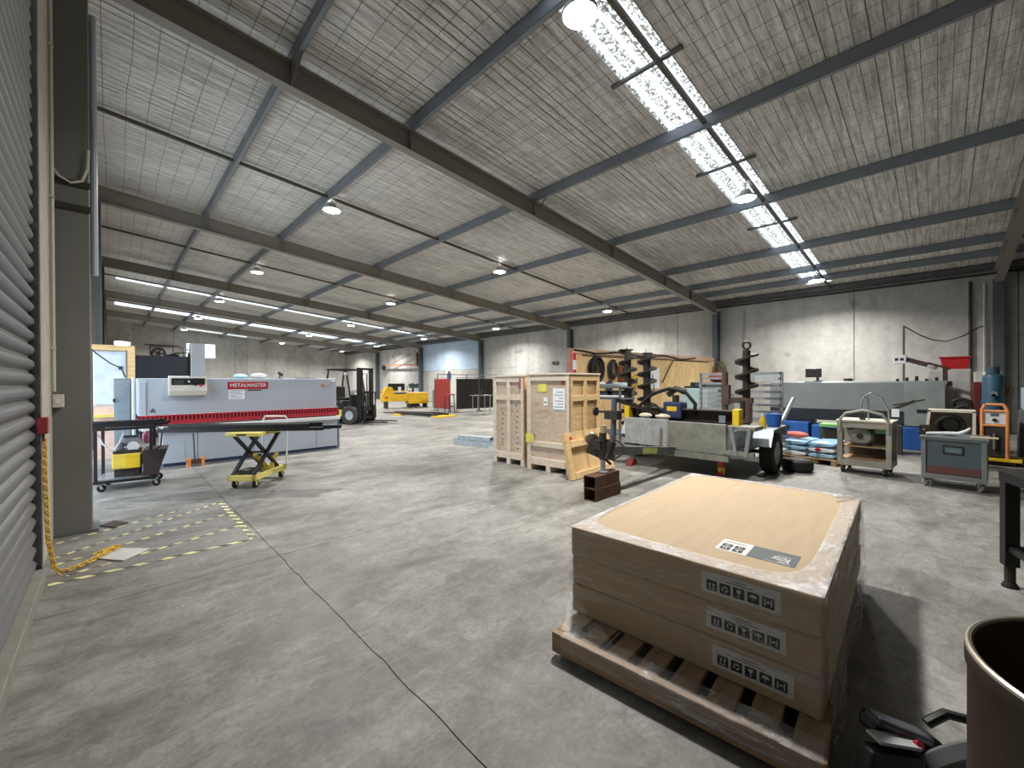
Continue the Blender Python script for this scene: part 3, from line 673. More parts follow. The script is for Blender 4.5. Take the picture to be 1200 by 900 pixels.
# odds on top of the shear
for nm, lb, x, dz, mt, sz in (('cloth', 'pale blue rag on top of the grey shear', -.12, 0, M('rag_blue', (170, 214, 222), .8), (.13, .1, .05)), ('plastic_bag', 'white bag on top of the grey shear', .22, 0, white_p, (.16, .1, .06))):
    o = MB().ball((2.1+x, 10.35, 1.657+sz[2]), 1, 8, sz).build(nm, mt, smooth=True); tag(o, lb, nm.split('_')[-1])
t = T('work_light', 'small black clamp light standing on top of the grey shear', 'light', (2.72, 10.3, 1.655)); MB().box((-.05, -.04, 0), (.05, .04, .02)).cyl((0, 0, .02), (0, 0, .09), .012).build('base', plastic_black, t); MB().cyl((-.03, 0, .14), (.06, -.03, .07), .03, .045).build('head', plastic_black, t)
o = MB().tube([(3.05, 10.3, 1.668), (3.3, 10.32, 1.668), (3.5, 10.3, 1.668)], .012, 6).build('steel_rod', dark_iron); tag(o, 'thin dark rod lying on top of the grey shear', 'rod')
# wooden wedges with a prop at the foot of the shear
t = T('timber_chock', 'orange-brown timber chock at the foot of the grey shear', 'chock', (1.13, 9.78, 0), .1)
MB().box((-.12, -.05, .05), (.12, .05, .13)).build('cross_block', rust, t); 
for x in (-.12, .09): MB().box((x, -.06, 0), (x+.05, .06, .16)).build('upright', orange_p, t)
MB().cyl((.0, 0, .13), (-.02, 0, .62), .012).build('prop_rod', dark_grey, t)
# ---------------- cabinets left of the shear ----------------
t = T('control_cabinet', 'slim grey steel control cabinet beside the shear', 'cabinet', (.14, 10.6, 0))
box('body', mid_grey, (-.1, 0, .0), (.14, .4, 1.655), t, .008); box('door', M('cab_grey', (136, 148, 156), .45), (-.085, -.012, .12), (.12, .0, 1.63), t, .004); MB().rbox((-.1, -.03, 1.25), (.03, .04, .06)).build('handle', plastic_black, t)
o = MB().tube([(.3, 10.45, .0), (.3, 10.45, 1.68)], .022, 8).build('upright_tube', white_p); tag(o, 'white upright conduit between the control cabinet and shear', 'conduit')
t = T('crated_cabinet', 'white electrical cabinet boxed in an open timber frame', 'cabinet', (.02, 12.1, 0))
box('body', white_p, (-.28, .02, 1.1), (.23, .5, 2.26), t, .01); dd = box('door', M('cab_white', (206, 218, 230), .4), (-.26, -.0, 1.13), (.21, .02, 2.23), t, .004); box('latch', plastic_black, (.1, -.025, 1.86), (.16, 0, 1.93), dd)
box('plinth_board', M('pink_ply', (222, 190, 176), .7), (-.28, .02, .0), (.23, .48, 1.1), t)
box('frame_head', pine, (-.3, -.04, 2.26), (.36, .5, 2.37), t, .004); box('frame_post', pine, (.24, -.04, 0), (.36, .5, 2.26), t, .004); box('frame_sill', pale_yellow, (-.28, -.06, .86), (.24, .02, .92), t)
o = MB().tube([(-.36, 11.4, 2.35), (-.2, 11.3, 2.15), (.0, 11.1, 1.95), (.15, 10.85, 1.85), (.2, 10.75, 1.68)], .012, 6).build('black_cable', rubber, smooth=True); tag(o, 'black cable sagging past the white boxed cabinet', 'cable')
t = T('flood_lamp', 'bright square flood lamp on top of the timber cabinet frame', 'lamp', (.16, 12.3, 2.37)); box('housing', white_p, (-.1, 0, 0), (.16, .1, .1), t); box('diffuser', glow('flood_lens', (.85, .93, 1), 14), (-.09, -.01, .012), (.1, 0, .1), t)
# ---------------- big press behind ----------------
t = T('press_brake', 'tall black-faced press with a pale grey control pillar', 'machine', (1.1, 16, 0))
box('body', M('press_navy', (46, 50, 62), .5), (-.62, 0, 0), (.66, 1.6, 2.38), t, .02); box('pillar', light_grey, (.68, -.05, 0), (1.02, .5, 2.78), t, .01); box('pillar_edge', white_p, (.66, -.06, 0), (.69, .3, 2.78), t)
MB().tube([(.2, -.02, 2.45), (.62, -.02, 2.5), (.62, -.02, 1.2)], .03, 8).build('pipework', black, t); MB().tube([(.1, -.05, 2.42), (.5, -.05, 2.58), (.66, -.05, 2.58)], .02, 8).build('hose', alu, t)
box('top_bracket', black, (.1, .1, 2.38), (.4, .4, 2.44), t)
# fan and conduit on the back wall
t = T('wall_fan', 'round dark extractor fan in a frame on the back wall', 'fan', (2.9, 45.4, 4.1)); MB().torus((0, 0, 0), .42, .06, (0, 1, 0), 24, 6).build('shroud', black, t)
for k in range(5): a = 2*PI*k/5; MB().rbox((.2*math.cos(a), 0, .2*math.sin(a)), (.36, .02, .14), (0, -a, 0)).build('blade', dark_grey, t)
MB().box((-.55, .05, -.6), (-.5, .1, .6)).box((.9, .05, -.6), (.95, .1, .6)).box((-.55, .05, .55), (.95, .1, .6)).build('frame', dark_iron, t)
o = MB().tube([(2.0, 45.44, 4.8), (4.1, 45.44, 4.8), (4.5, 45.44, 4.55), (4.6, 45.44, 3.6)], .03, 8).build('wall_pipe', dark_iron, smooth=True); tag(o, 'dark bent pipe high on the back wall left of the window', 'pipe')
# ---------------- scissor lift table ----------------
ang = math.atan2(.62, .60)
lt = T('scissor_lift', 'yellow scissor lift trolley carrying black steel sections', 'lift table', (1.66, 7.43, 0), ang)
L2, W2 = .43, .2
b = MB(); b.box((-L2, -W2, .12), (L2, -W2+.05, .2)); b.box((-L2, W2-.05, .12), (L2, W2, .2)); b.box((-L2, -W2, .12), (-L2+.05, W2, .2)); b.box((L2-.1, -W2, .12), (L2, W2, .2))
b.build('base_frame', pale_yellow, lt, .006)
b = MB(); b.box((-.42, -.24, .77), (.42, .24, .825)); b.build('platform', pale_yellow, lt, .01)
box('maker_plate', ink, (-.421, -.07, .785), (-.4195, .07, .81), lt)
def xarm(y, x0, z0, x1, z1): return MB().beam((x0, y, z0), (x1, y, z1), .035, .05, up=(0, 1, 0))
for y in (-.15, .15):
    xarm(y, -.38, .2, .30, .77).build('scissor_arm', black, lt); xarm(y*.8, .30, .2, -.38, .77).build('scissor_arm', black, lt)
MB().cyl((-.04, -.16, .485), (-.04, .16, .485), .015).build('pivot_pin', black, lt); MB().cyl((.3, -.16, .74), (.3, .16, .74), .012).build('cross_rod', black, lt)
MB().cyl((.2, 0, .22), (-.1, 0, .45), .03).build('hydraulic_ram', yellow_p, lt); box('pump', black, (-.36, -.1, .2), (-.1, .1, .26), lt); MB().beam((.12, -.1, .2), (.3, -.12, .42), .04, .04).build('pedal_arm', yellow_p, lt)
for x, y in ((-.36, -.15), (-.36, .15), (.33, -.15), (.33, .15)): caster(lt, x, y, .125, .058, pale_yellow, rubber)
MB().tube([(.43, -.2, .2), (.46, -.2, .95), (.46, -.17, 1.0), (.46, .17, 1.0), (.46, .2, .95), (.43, .2, .2)], .014, 8).build('push_handle', white_p, lt, smooth=True)
# black profiles across it
dv = Vector((1.83, -1.47, 0)).normalized(); nv = Vector((-dv.y, dv.x, 0))
def hollow(p, q, w, h, t_=.005):
    p, q = Vector(p), Vector(q); d = (q-p).normalized(); r = Vector((-d.y, d.x, 0)); up = Vector((0, 0, 1)); b = MB(); ring = []
    for c in (p, q):
        for s_, (ww, hh) in ((0, (w, h)), (1, (w-2*t_, h-2*t_))):
            ring.append([c+r*x*ww/2+up*y*hh/2 for x, y in ((-1, -1), (1, -1), (1, 1), (-1, 1))])
    vs = [v for k in ring for v in k]; fs = []
    for k in range(4):
        j = (k+1) % 4; fs += [(k, j, 8+j, 8+k), (4+k, 12+k, 12+j, 4+j), (k, 4+k, 4+j, j), (8+k, 8+j, 12+j, 12+k)]
    return b.add(vs, fs)
cx = Vector((1.56, 7.42, .825)); rb = random.Random(2)
specs = [(-.14, -1.25, 1.12, .07, .05, 0), (-.05, -1.15, .95, .07, .05, 0), (.05, -1.28, 1.18, .08, .06, 0), (.14, -1.0, 1.3, .07, .05, 0), (-.1, -1.1, .9, .06, .05, .052), (.02, -1.2, 1.05, .06, .05, .06)]
for k, (o_, a, b_, w_, h_, dz) in enumerate(specs):
    p = cx+nv*o_+dv*a+Vector((0, 0, h_/2+dz+.001)); q = cx+nv*o_+dv*b_+Vector((0, 0, h_/2+dz+.001))
    ob = hollow(p, q, w_, h_).build('steel_section', black)
    tag(ob, 'black hollow steel section lying across the yellow scissor lift, '+('on top of other sections' if dz else 'directly on its platform'), 'steel bar', 'black sections on the scissor lift')
# ---------------- trolley with a yellow tank ----------------
t = T('machine_trolley', 'black tubular trolley with a yellow tank and small pump', 'trolley', (.2, 8.62, 0), -.12)
for x in (-.33, .27):
    for y in (-.3, .3): box('post', black, (x-.018, y-.018, .12), (x+.018, y+.018, .93), t)
for z in (.14, .9):
    for y in (-.3, .3): box('rail', black, (-.36, y-.02, z-.02), (.32, y+.02, z+.02), t)
    for x in (-.33, .27): box('cross_rail', black, (x-.02, -.28, z-.02), (x+.02, .28, z+.02), t)
box('deck', alu, (-.33, -.3, .16), (.27, .3, .18), t); box('drip_plate', plastic_black, (-.1, -.34, .145), (.34, .32, .158), t)
tk = box('tank', M('tank_yellow', (226, 198, 80), .4), (-.17, -.26, .3), (.15, .2, .52), t, .02); box('tank_panel', yellow_p, (-.02, -.268, .31), (.14, -.258, .5), tk); box('tank_support', dark_iron, (-.15, -.2, .18), (.13, .16, .3), t)
MB().cyl((-.05, -.1, .7), (.12, -.1, .7), .08, n=18).build('pump_motor', alu, t, smooth=True); MB().cyl((-.1, -.12, .56), (-.1, -.12, .68), .05).build('pump_head', mid_grey, t); MB().lathe([(.03, 0), (.07, 0), (.07, .02), (.03, .02)], (.06, -.2, .62), (0, 1, 0)).build('gauge', white_p, t); box('pump_base', dark_iron, (-.16, -.22, .52), (.14, .1, .57), t)
MB().tube([(-.3, -.28, .82), (-.26, -.3, .7), (-.18, -.3, .6), (-.12, -.28, .58)], .012, 6).tube([(-.02, -.25, .88), (-.08, -.28, .7), (-.14, -.28, .58)], .01, 6).build('hose', white_p, t, smooth=True)
MB().tube([(.32, -.3, .9), (.4, -.3, .84), (.38, -.3, .6), (.22, -.28, .5)], .01, 6).build('black_hose', rubber, t, smooth=True)
MB().ball((.2, .05, .72), .1, 8, (.6, .8, 1)).build('pink_cover', M('pink', (224, 120, 160), .5), t, smooth=True)
MB().prism([(.18, -.32, .18), (.34, -.32, .18), (.46, -.32, .56), (.18, -.32, .56)], (0, .5, 0)).build('hopper', M('hopper_brown', (50, 42, 38), .6), t)
for x, y in ((-.3, -.27), (.3, -.27), (-.3, .27), (.3, .27)): caster(t, x, y, .12, .052, galv, rubber, .3)
for k, (y, z, x0, x1) in enumerate(((-.22, .93, -.42, .4), (-.12, .93, -.42, .46), (0, .93, -.42, .38), (.12, .93, -.42, .48), (-.17, .973, -.42, .36), (-.05, .973, -.42, .42))):
    c, s_ = math.cos(-.12), math.sin(-.12); W = lambda x, y, z: (.2+c*x-s_*y, 8.62+s_*x+c*y, z)
    ob = hollow(W(x0, y, z+.012), W(x1, y, z+.012), .06, .04, .004).build('steel_section', black); tag(ob, 'black hollow steel section on the tubular trolley, '+('in the upper layer' if z > .95 else 'in the lower layer'), 'steel bar', 'black sections on the trolley')
# ---------------- timber crates ----------------
def crate(name, label, loc, rz, D, W, Hh, pan, fr, cols, side_fr):
    t = T(name, label, 'crate', loc, rz, 'timber crates')
    # local: front faces -x, width along y
    for z in (.0,):
        for y in (0, W/2-.045, W-.09): box('pallet_foot', fr, (0, -y-.09, 0), (D, -y, .1), t)
        box('pallet_deck', fr, (0, -W, .1), (D, 0, .13), t)
    box('panel', pan, (.03, -W+.03, .13), (D-.03, -.03, Hh-.02), t)
    box('lid', fr, (-.012, -W-.012, Hh-.03), (D+.012, .012, Hh), t, .003)
    def bat(a, b): box('batten', fr, a, b, t, .003)
    for y in [0]+[(W*k/cols) for k in range(1, cols)]+[W]:
        y0 = max(0, min(W-.08, y-.04)); bat((0, -y0-.08, .13), (.03, -y0, Hh-.03))
    for z in (.13, Hh*.72, Hh-.13):
        if pan is ply_pale and cols == 1 and z == Hh*.72: z = .42
        bat((.002, -W+.08, z), (.028, -.08, z+.09))
    for x in (0, D/2-.04, D-.08): box('batten', side_fr, (x, -W, .13), (x+.08, -W+.03, Hh-.03), t, .003)
    for z in (.13, Hh*.72, Hh-.13): box('batten', side_fr, (.08, -W+.002, z), (D-.08, -W+.028, z+.09), t, .003)
    box('side_panel', side_fr, (.05, -W+.03, .13), (D-.05, -W+.034, Hh-.03), t)
    return t
rz = math.radians(4)
c1 = crate('timber_crate', 'pale timber crate with two battened columns and nail marks', (5.40, 6.12, 0), rz, .78, .80, 1.68, ply_pale, pine_pale, 2, pine)
nl = MB().box((.027, -.012, -.014), (.0295, .012, .014)).build('nail_mark', ink, c1); nl.location = (0, -.22, .4)
rn = random.Random(4)
for k in range(17): share(nl, c1, (.0, (-.22 if k % 2 else -.6)+rn.uniform(-.02, .02), .3+.05*k))
box('corner_mark', red_p, (-.003, -.72, 1.42), (.0, -.68, 1.62), c1)
c2 = crate('timber_crate', 'taller pale timber crate with papers and a yellow sticker', (5.36, 5.16, 0), rz, .95, .93, 1.7, ply_pale, pine_pale, 1, pine)
for nm, mt, y0, y1, z0_, z1_ in (('sticker', M('sticker_yellow', (222, 212, 92), .6), .24, .42, 1.38, 1.52), ('shipping_paper', paper, .36, .44, 1.14, 1.28), ('shipping_paper', paper, .56, .8, 1.08, 1.44), ('green_mark', green_p, .38, .42, 1.18, 1.22), ('red_arrow', red_p, .73, .79, 1.5, 1.58)):
    o = box(nm, mt, (.0235, -y1, z0_), (.0295, -y0, z1_), c2)
    if nm == 'shipping_paper' and y0 > .5:
        for k in range(6): box('print_line', M('blue_ink', (120, 128, 156), .7), (.0225, -y1+.03, z0_+.04+.05*k), (.0235, -y0-(.03, .1, .05, .12, .03, .08)[k], z0_+.052+.05*k), o)
ys_ = MB().rbox((-.012, -.07, .56), (.006, .16, .15), (0, 0, .1)).build('yellow_tag', MATS['sticker_yellow'], c2)
# lid leaning on the crate
t = T('crate_lid', 'battened pine crate lid leaning against the taller crate', 'crate lid', (5.14, 4.03, 0), math.radians(4))
tilt = .20; R_ = lambda x, y, z: (x, y*math.cos(tilt)+z*math.sin(tilt)-.0, z*math.cos(tilt)-y*math.sin(tilt))
def tb(nm, mt, a, b):
    m = MB().box(a, b); m.v = [R_(*v) for v in m.v]; mn = 0; return m.build(nm, mt, t, .003)
tb('panel', ply, (0, 0, 0.0), (1.35, .014, .74))
for z in (.0, .5): tb('batten', pine, (.12, -.06, z), (1.35, 0, z+.1))
for x in (0, .62, 1.25): tb('batten', pine, (x, -.055 if x == 0 else -.03, .0), (x+.11, 0, .74))
tb('red_mark', red_p, (.14, -.004, .62), (.26, 0, .67))
# galvanised channels
for k, (x, y, z, L) in enumerate(((6.42, 7.45, 0, 1.05), (6.75, 7.75, 0, 1.2), (6.6, 7.6, .105, 1.0))):
    b = MB(); b.box((0, 0, 0), (.2, L, .006)); b.box((0, 0, .006), (.006, L, .1)); b.box((.194, 0, .006), (.2, L, .1))
    if k == 2: b.v = [(x_, y_, .1-z_) for x_, y_, z_ in b.v]
    o = b.build('steel_channel', galv); o.location = (x, y, z); o.rotation_euler = (0, 0, .25)
    tag(o, ['bright steel channel on the floor beside the crates, trough up', 'longer bright steel channel on the floor, trough up', 'bright steel channel lying upside down across two others'][k], 'channel', 'steel channels by the crates')
# ---------------- forklift ----------------
f = T('forklift', 'black and lime forklift truck with a cyan gas bottle', 'forklift', (6.65, 15.9, 0), math.atan2(-.87, .5))
lime = M('lime_paint', (214, 218, 96), .4)
MB().prism([(-1.15, -.5, .25), (-.55, -.5, .2), (-.55, -.5, .78), (-.75, -.5, .95), (-1.1, -.5, .9)], (0, 1.0, 0)).build('counterweight', lime, f, .04)
MB().prism([(-.6, -.48, .22), (.5, -.48, .22), (.5, -.48, .55), (.28, -.48, .62), (.1, -.48, .62), (-.05, -.48, .85), (-.6, -.48, .85)], (0, .96, 0)).build('chassis', plastic_black, f, .02)
box('step', pale_yellow, (-.2, -.52, .3), (.02, -.46, .55), f)
MB().cyl((-.75, -.32, 1.06), (-.75, .32, 1.06), .15, n=20).build('gas_bottle', cyan_p, f, smooth=True)
st = box('seat', plastic_black, (-.45, -.25, .88), (.02, .25, 1.0), f, .03); box('backrest', plastic_black, (-.5, -.25, .98), (-.4, .25, 1.42), f, .03)
MB().box((.22, -.35, .6), (.36, .35, 1.1)).build('dashboard', plastic_black, f, .02); MB().torus((.12, 0, 1.18), .15, .014, (-.5, 0, .86)).cyl((.12, 0, 1.18), (.26, 0, 1.0), .02).build('steering_wheel', plastic_black, f)
for y in (-.45, .45):
    MB().tube([(-.72, y, .9), (-.68, y, 1.6), (-.6, y, 2.04)], .032, 6).build('guard_post', black, f); MB().tube([(.42, y, .6), (.3, y, 1.4), (.18, y, 2.04)], .032, 6).build('guard_post', black, f)
MB().box((-.66, -.48, 2.03), (.24, -.42, 2.09)).box((-.66, .42, 2.03), (.24, .48, 2.09)).box((-.66, -.48, 2.03), (-.6, .48, 2.09)).box((.18, -.48, 2.03), (.24, .48, 2.09)).build('guard_roof', black, f)
for k in range(6): box('roof_bar', black, (-.52+.13*k, -.42, 2.05), (-.49+.13*k, .42, 2.07), f)
for y in (-.5, .5): MB().rbox((.2, y, 1.9), (.08, .1, .1)).build('work_lamp', white_p, f)
for y in (-.42, .34): box('mast_rail', black, (.62, y, .06), (.76, y+.08, 2.12), f)
for y in (-.32, .26): box('inner_rail', dark_iron, (.66, y, .1), (.78, y+.06, 2.06), f)
for z in (.3, 1.15, 2.04): box('mast_crossbar', black, (.62, -.42, z), (.7, .42, z+.08), f)
for y in (-.14, .14): MB().cyl((.66, y, .2), (.66, y, 1.9), .03).build('lift_cylinder', alu, f)
MB().box((.78, -.5, .2), (.83, .5, .3)).box((.78, -.5, .5), (.83, .5, .6)).box((.78, -.5, .3), (.83, -.42, .5)).box((.78, .42, .3), (.83, .5, .5)).build('carriage', black, f)
for y in (-.36, .26): MB().box((.83, y, .08), (.875, y+.11, .7)).box((.83, y, .08), (1.85, y+.11, .12)).build('fork', black, f)
b = MB(); b.box((.79, -.5, .6), (.82, .5, .64)).box((.79, -.5, 1.16), (.82, .5, 1.2))
for k in range(5): b.box((.79, -.5+.2375*k, .6), (.82, -.45+.2375*k, 1.2))
b.build('load_backrest', black, f)
for x, R in ((.38, .34), (-.82, .26)):
    for y in (-.46, .46):
        wh = MB().lathe([(R*.55, -.11), (R*.92, -.11), (R, -.08), (R, .08), (R*.92, .11), (R*.55, .11)], (x, y, R), (0, 1, 0), 28, close=False).build('tyre', M('tyre_grey', (62, 60, 58), .8, scale=9), f, smooth=True)
        MB().lathe([(0, -.09), (R*.5, -.1), (R*.56, -.06), (R*.56, .06), (R*.5, .1), (0, .09)], (x, y, R), (0, 1, 0), 20).build('hub', light_grey, wh, smooth=True)
# ---------------- background machines ----------------
t = T('yellow_press', 'yellow folding machine with a dark back screen against the far wall', 'machine', (13.0, 23.2, 0), -.17)
box('bed', M('yellow_machine', (222, 176, 36), .45), (-1.3, -.3, .42), (1.0, .3, .85), t, .02); box('end_unit', MATS['yellow_machine'], (.25, -.36, .25), (1.55, .34, .95), t, .03); MB().prism([(-1.3, -.28, .85), (-1.05, -.28, 1.3), (-.75, -.28, 1.3), (-.6, -.28, .95), (-.6, -.28, .85)], (0, .5, 0)).build('head', MATS['yellow_machine'], t)
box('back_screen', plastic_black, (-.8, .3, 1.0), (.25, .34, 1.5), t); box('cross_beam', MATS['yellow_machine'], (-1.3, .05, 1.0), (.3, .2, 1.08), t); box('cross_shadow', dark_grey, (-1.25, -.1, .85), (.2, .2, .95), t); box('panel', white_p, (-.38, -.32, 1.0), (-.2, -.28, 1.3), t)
for x in (-1.1, .4, 1.4): box('leg', dark_iron, (x, -.25, 0), (x+.12, .25, .45), t)
for x in (.5, .8): MB().beam((x, -.3, .3), (x+.25, -.34, .02), .05, .05).build('brace', black, t)
box('logo_mark', red_p, (-1.15, -.305, .6), (-1.0, -.3, .72), t)
t = T('bench_drill', 'dark bench machine standing behind the yellow folder', 'machine', (14.2, 24.0, 0)); MB().cyl((0, 0, .9), (0, 0, 1.55), .06).build('column', dark_iron, t); box('head', M('drill_teal', (44, 62, 66), .5), (-.25, -.35, 1.2), (.22, .1, 1.5), t, .03); box('stand', dark_grey, (-.3, -.3, 0), (.3, .3, .9), t)
MB().torus((-.35, -.2, 1.2), .2, .02, (0, 1, 0)).build('hand_wheel', black, t)
t = T('grey_cabinet', 'low brown and grey cabinet between the yellow folder and red screen', 'cabinet', (14.6, 21.6, 0), -.2); box('body', M('cabinet_brown', (120, 110, 104), .6), (-.3, -.3, 0), (.45, .3, 1.1), t, .01); box('drawer_front', M('cabinet_grey', (150, 152, 160), .5), (.1, -.315, .2), (.42, -.3, .9), t); MB().ball((.1, 0, 1.25), .2, 8, (1.3, 1, .8)).build('cover_bundle', dark_iron, t, smooth=True)
t = T('wall_notice', 'blue bottle-shaped notice on the wall below the pale blue panels', 'sign', (18.64, 26.2, 1.9)); box('board', navy, (-.01, -.25, -.1), (.015, .25, .35), t); box('board_cap', navy, (-.01, -.12, .35), (.015, .12, .5), t)
# welding screens
sc = T('welding_screen', 'red translucent welding curtain on a steel frame', 'screen', (12.9, 19.5, 0), math.atan2(-1.7, -.12))
redc = M('curtain_red', (140, 36, 30), .5, var=.2, scale=4, stretch=(6, 6, .4)); drk = M('curtain_dark', (26, 24, 25), .5, var=.3, scale=4, stretch=(5, 5, .5))
def screen(t, L, mat):
    b = MB(); n = int(L/.06); b.add([(L*k/n, .02*math.sin(k*1.3), z) for z in (.15, 1.74) for k in range(n+1)], [(k, k+1, n+2+k, n+1+k) for k in range(n)]); b.build('curtain', mat, t)
    MB().tube([(0, 0, 0), (0, 0, 1.8), (L, 0, 1.8), (L, 0, 0)], .02, 6).build('frame', steel_paint, t)
    MB().box((-.02, -.25, 0), (.02, .25, .03)).box((L-.02, -.25, 0), (L+.02, .25, .03)).build('feet', steel_paint, t)
screen(sc, 1.62, redc)
for k, (x0, y0, x1, y1, lb) in enumerate(((12.95, 17.55, 14.4, 17.5, 'dark welding curtain standing next to the red curtain'), (14.45, 17.5, 15.9, 17.4, 'dark welding curtain at the end of the row behind the trestle table'))):
    s2 = T('welding_screen', lb, 'screen', (x0, y0, 0), math.atan2(y1-y0, x1-x0)); screen(s2, math.hypot(x1-x0, y1-y0), drk)
box_ = box('rear_rail', steel_paint, (12.95, 19.3, 1.98), (17.4, 19.34, 2.02)); tag(box_, 'thin steel rail on posts above the welding curtains', 'rail')
for x in (12.97, 15.0, 17.35): box('post', steel_paint, (x-.02, 19.3, 0), (x+.02, 19.34, 1.98), box_)
t = T('trestle_table', 'small light steel trestle table before the dark curtains', 'table', (13.2, 15.9, 0), -.15); box('top', alu, (-.45, -.3, .89), (.55, .3, .92), t)
for x in (-.3, .4):
    for y in (-.25, .25): MB().cyl((x, y, 0), (x, y, .89), .02).build('leg', alu, t)
MB().tube([(.0, 0, .92), (.05, 0, 1.1), (.2, 0, 1.15)], .02, 6).box((-.1, -.08, .92), (.12, .08, 1.0)).build('vice', dark_iron, t)
t = T('stool', 'dark low stool with a red seat before the red curtain', 'stool', (12.4, 17.4, 0), .3)
for x in (-.15, .15):
    for y in (-.15, .15): MB().beam((x*1.2, y*1.2, 0), (x, y, .9), .03, .03).build('leg', black, t)
box('seat', red_p, (-.2, -.2, .9), (.2, .2, .96), t); box('shelf', rust, (-.18, -.18, .3), (.18, .18, .34), t)
# forklift attachment lying on the floor
t = T('fork_extension', 'pair of black fork extensions lying on yellow skids', 'fork extension', (10.3, 17.4, 0), math.atan2(-3.6, .7))
for y in (-.25, .45): MB().prism([(-1.9, y, .06), (1.7, y, .02), (1.75, y, .14), (.9, y, .16), (-1.9, y, .1)], (0, .16, 0)).build('fork_sleeve', black, t)
for x in (-1.0, 1.6): box('skid', yellow_p, (x, -.4, 0), (x+.5, .75, .06), t)
# jib arm on the right wall
t = T('jib_crane', 'rusty red jib arm braced off the right wall', 'jib', (18.2, 30.0, 3.05)); p0 = (0, .35, 0)
MB().beam((0, .3, 0), (0, 5.9, .1), .1, .12).build('jib_beam', M('jib_rust', (150, 104, 84), .6), t); MB().beam((0, 4.8, .1), (0, 1.0, .95), .05, .05).build('tie_bar', M('jib_tie', (130, 96, 80), .6), t); MB().box((-.05, .2, -.15), (.05, .38, 1.1)).build('post', M('jib_post', (180, 150, 134), .6), t); box('wall_bracket', rust, (.05, .18, -.1), (.42, .3, 1.0), t)
MB().rbox((0, 5.9, -.1), (.2, .35, .4), (.6, 0, 0)).build('hoist', plastic_black, t)
t = T('exit_sign', 'small dark arrow sign fixed to the right wall', 'sign', (18.62, 15.6, 2.65)); box('plate', dark_grey, (-.02, -.22, -.1), (.03, .12, .1), t); MB().prism([(-.02, .12, -.12), (-.02, .12, .12), (-.02, .3, 0)], (.04, 0, 0)).build('arrow', ink, t)
# ---------------- auger trailer ----------------
tr = T('drill_trailer', 'galvanised single-axle trailer with an earth drill and ramps', 'trailer', (8.0, 3.2, 0))
def lb_(nm, mt, a, b, bev=0, par=None): return box(nm, mt, (a[0]-8, a[1]-3.2, a[2]), (b[0]-8, b[1]-3.2, b[2]), par or tr, bev)
galv_d = M('dull_galvanised', (140, 142, 132), .55, .4, var=.22, scale=8)
lb_('front_panel', galv, (6.98, 3.3, .40), (7.02, 4.15, .88), .004); lb_('front_panel', galv_d, (6.95, 2.35, .38), (7.0, 3.3, .86), .004)
lb_('panel_edge', alu, (6.94, 3.28, .38), (6.97, 3.32, .88)); lb_('floor_deck', galv, (7.0, 2.2, .40), (9.5, 4.2, .46)); lb_('side_panel', galv, (7.02, 4.12, .46), (9.5, 4.16, .8)); lb_('side_panel', galv, (7.02, 2.24, .46), (9.5, 2.28, .74))
lb_('chassis_rail', galv_d, (6.9, 2.3, .28), (6.98, 4.45, .37)); lb_('chassis_rail', dark_iron, (7.0, 2.7, .3), (9.5, 2.8, .4)); lb_('chassis_rail', dark_iron, (7.0, 3.6, .3), (9.5, 3.7, .4))
MB().beam((-1.75, .047, .443), (-2.2, .042, .497), .004, .085).build('side_marker', M('marker_lime', (196, 202, 110), .5), tr); MB().beam((-1.75, -.055, .443), (-2.2, -.062, .497), .004, .085).build('side_marker', MATS['marker_lime'], tr)
MB().cyl((0, -1.2, .34), (0, 1.2, .34), .035).build('axle', dark_iron, tr)
for y in (-1.21, 1.21):
    ty = MB().lathe([(.2, -.1), (.3, -.105), (.335, -.09), (.34, -.06), (.34, .06), (.335, .09), (.3, .105), (.2, .1), (.2, -.1)], (0, y, .34), (0, 1, 0), 36, close=False).build('tyre', rubber, tr, smooth=True)
    s_ = -1 if y < 0 else 1
    MB().lathe([(.05, .05*s_), (.09, .06*s_), (.13, .03*s_), (.19, .06*s_), (.205, .1*s_), (.21, 0), (.21, -.08*s_), (.05, -.08*s_)], (0, y, .34), (0, 1, 0), 30).build('rim', rim_silver, ty, smooth=True)
    for k in range(5):
        a = 2*PI*k/5; MB().rbox((.14*math.cos(a), y+.07*s_, .34+.14*math.sin(a)), (.11, .02, .05), (0, -a, 0)).build('spoke', rim_silver, ty)
# mudguards
for y in (-1.34, 1.06):
    MB().prism([(-.52, y, .5), (-.36, y, .76), (.42, y, .78), (.5, y, .6), (.48, y, .6), (.4, y, .76), (-.34, y, .74), (-.49, y, .49)], (0, .28, 0)).build('mudguard', galv, tr)
for y0, y1 in ((2.28, 2.2), (2.02, 2.06)): MB().beam((6.96-8, y0-3.2, .82), (6.94-8, y1-3.2, .4), .05, .05).build('brace_bar', alu, tr)
lb_('side_rail', galv_d, (6.93, 1.95, .4), (7.0, 2.4, .46)); lb_('rack_shelf', galv_d, (7.0, 1.95, .78), (7.4, 2.36, .84)); lb_('shelf_bracket', galv_d, (7.02, 2.3, .46), (7.08, 2.35, .78))
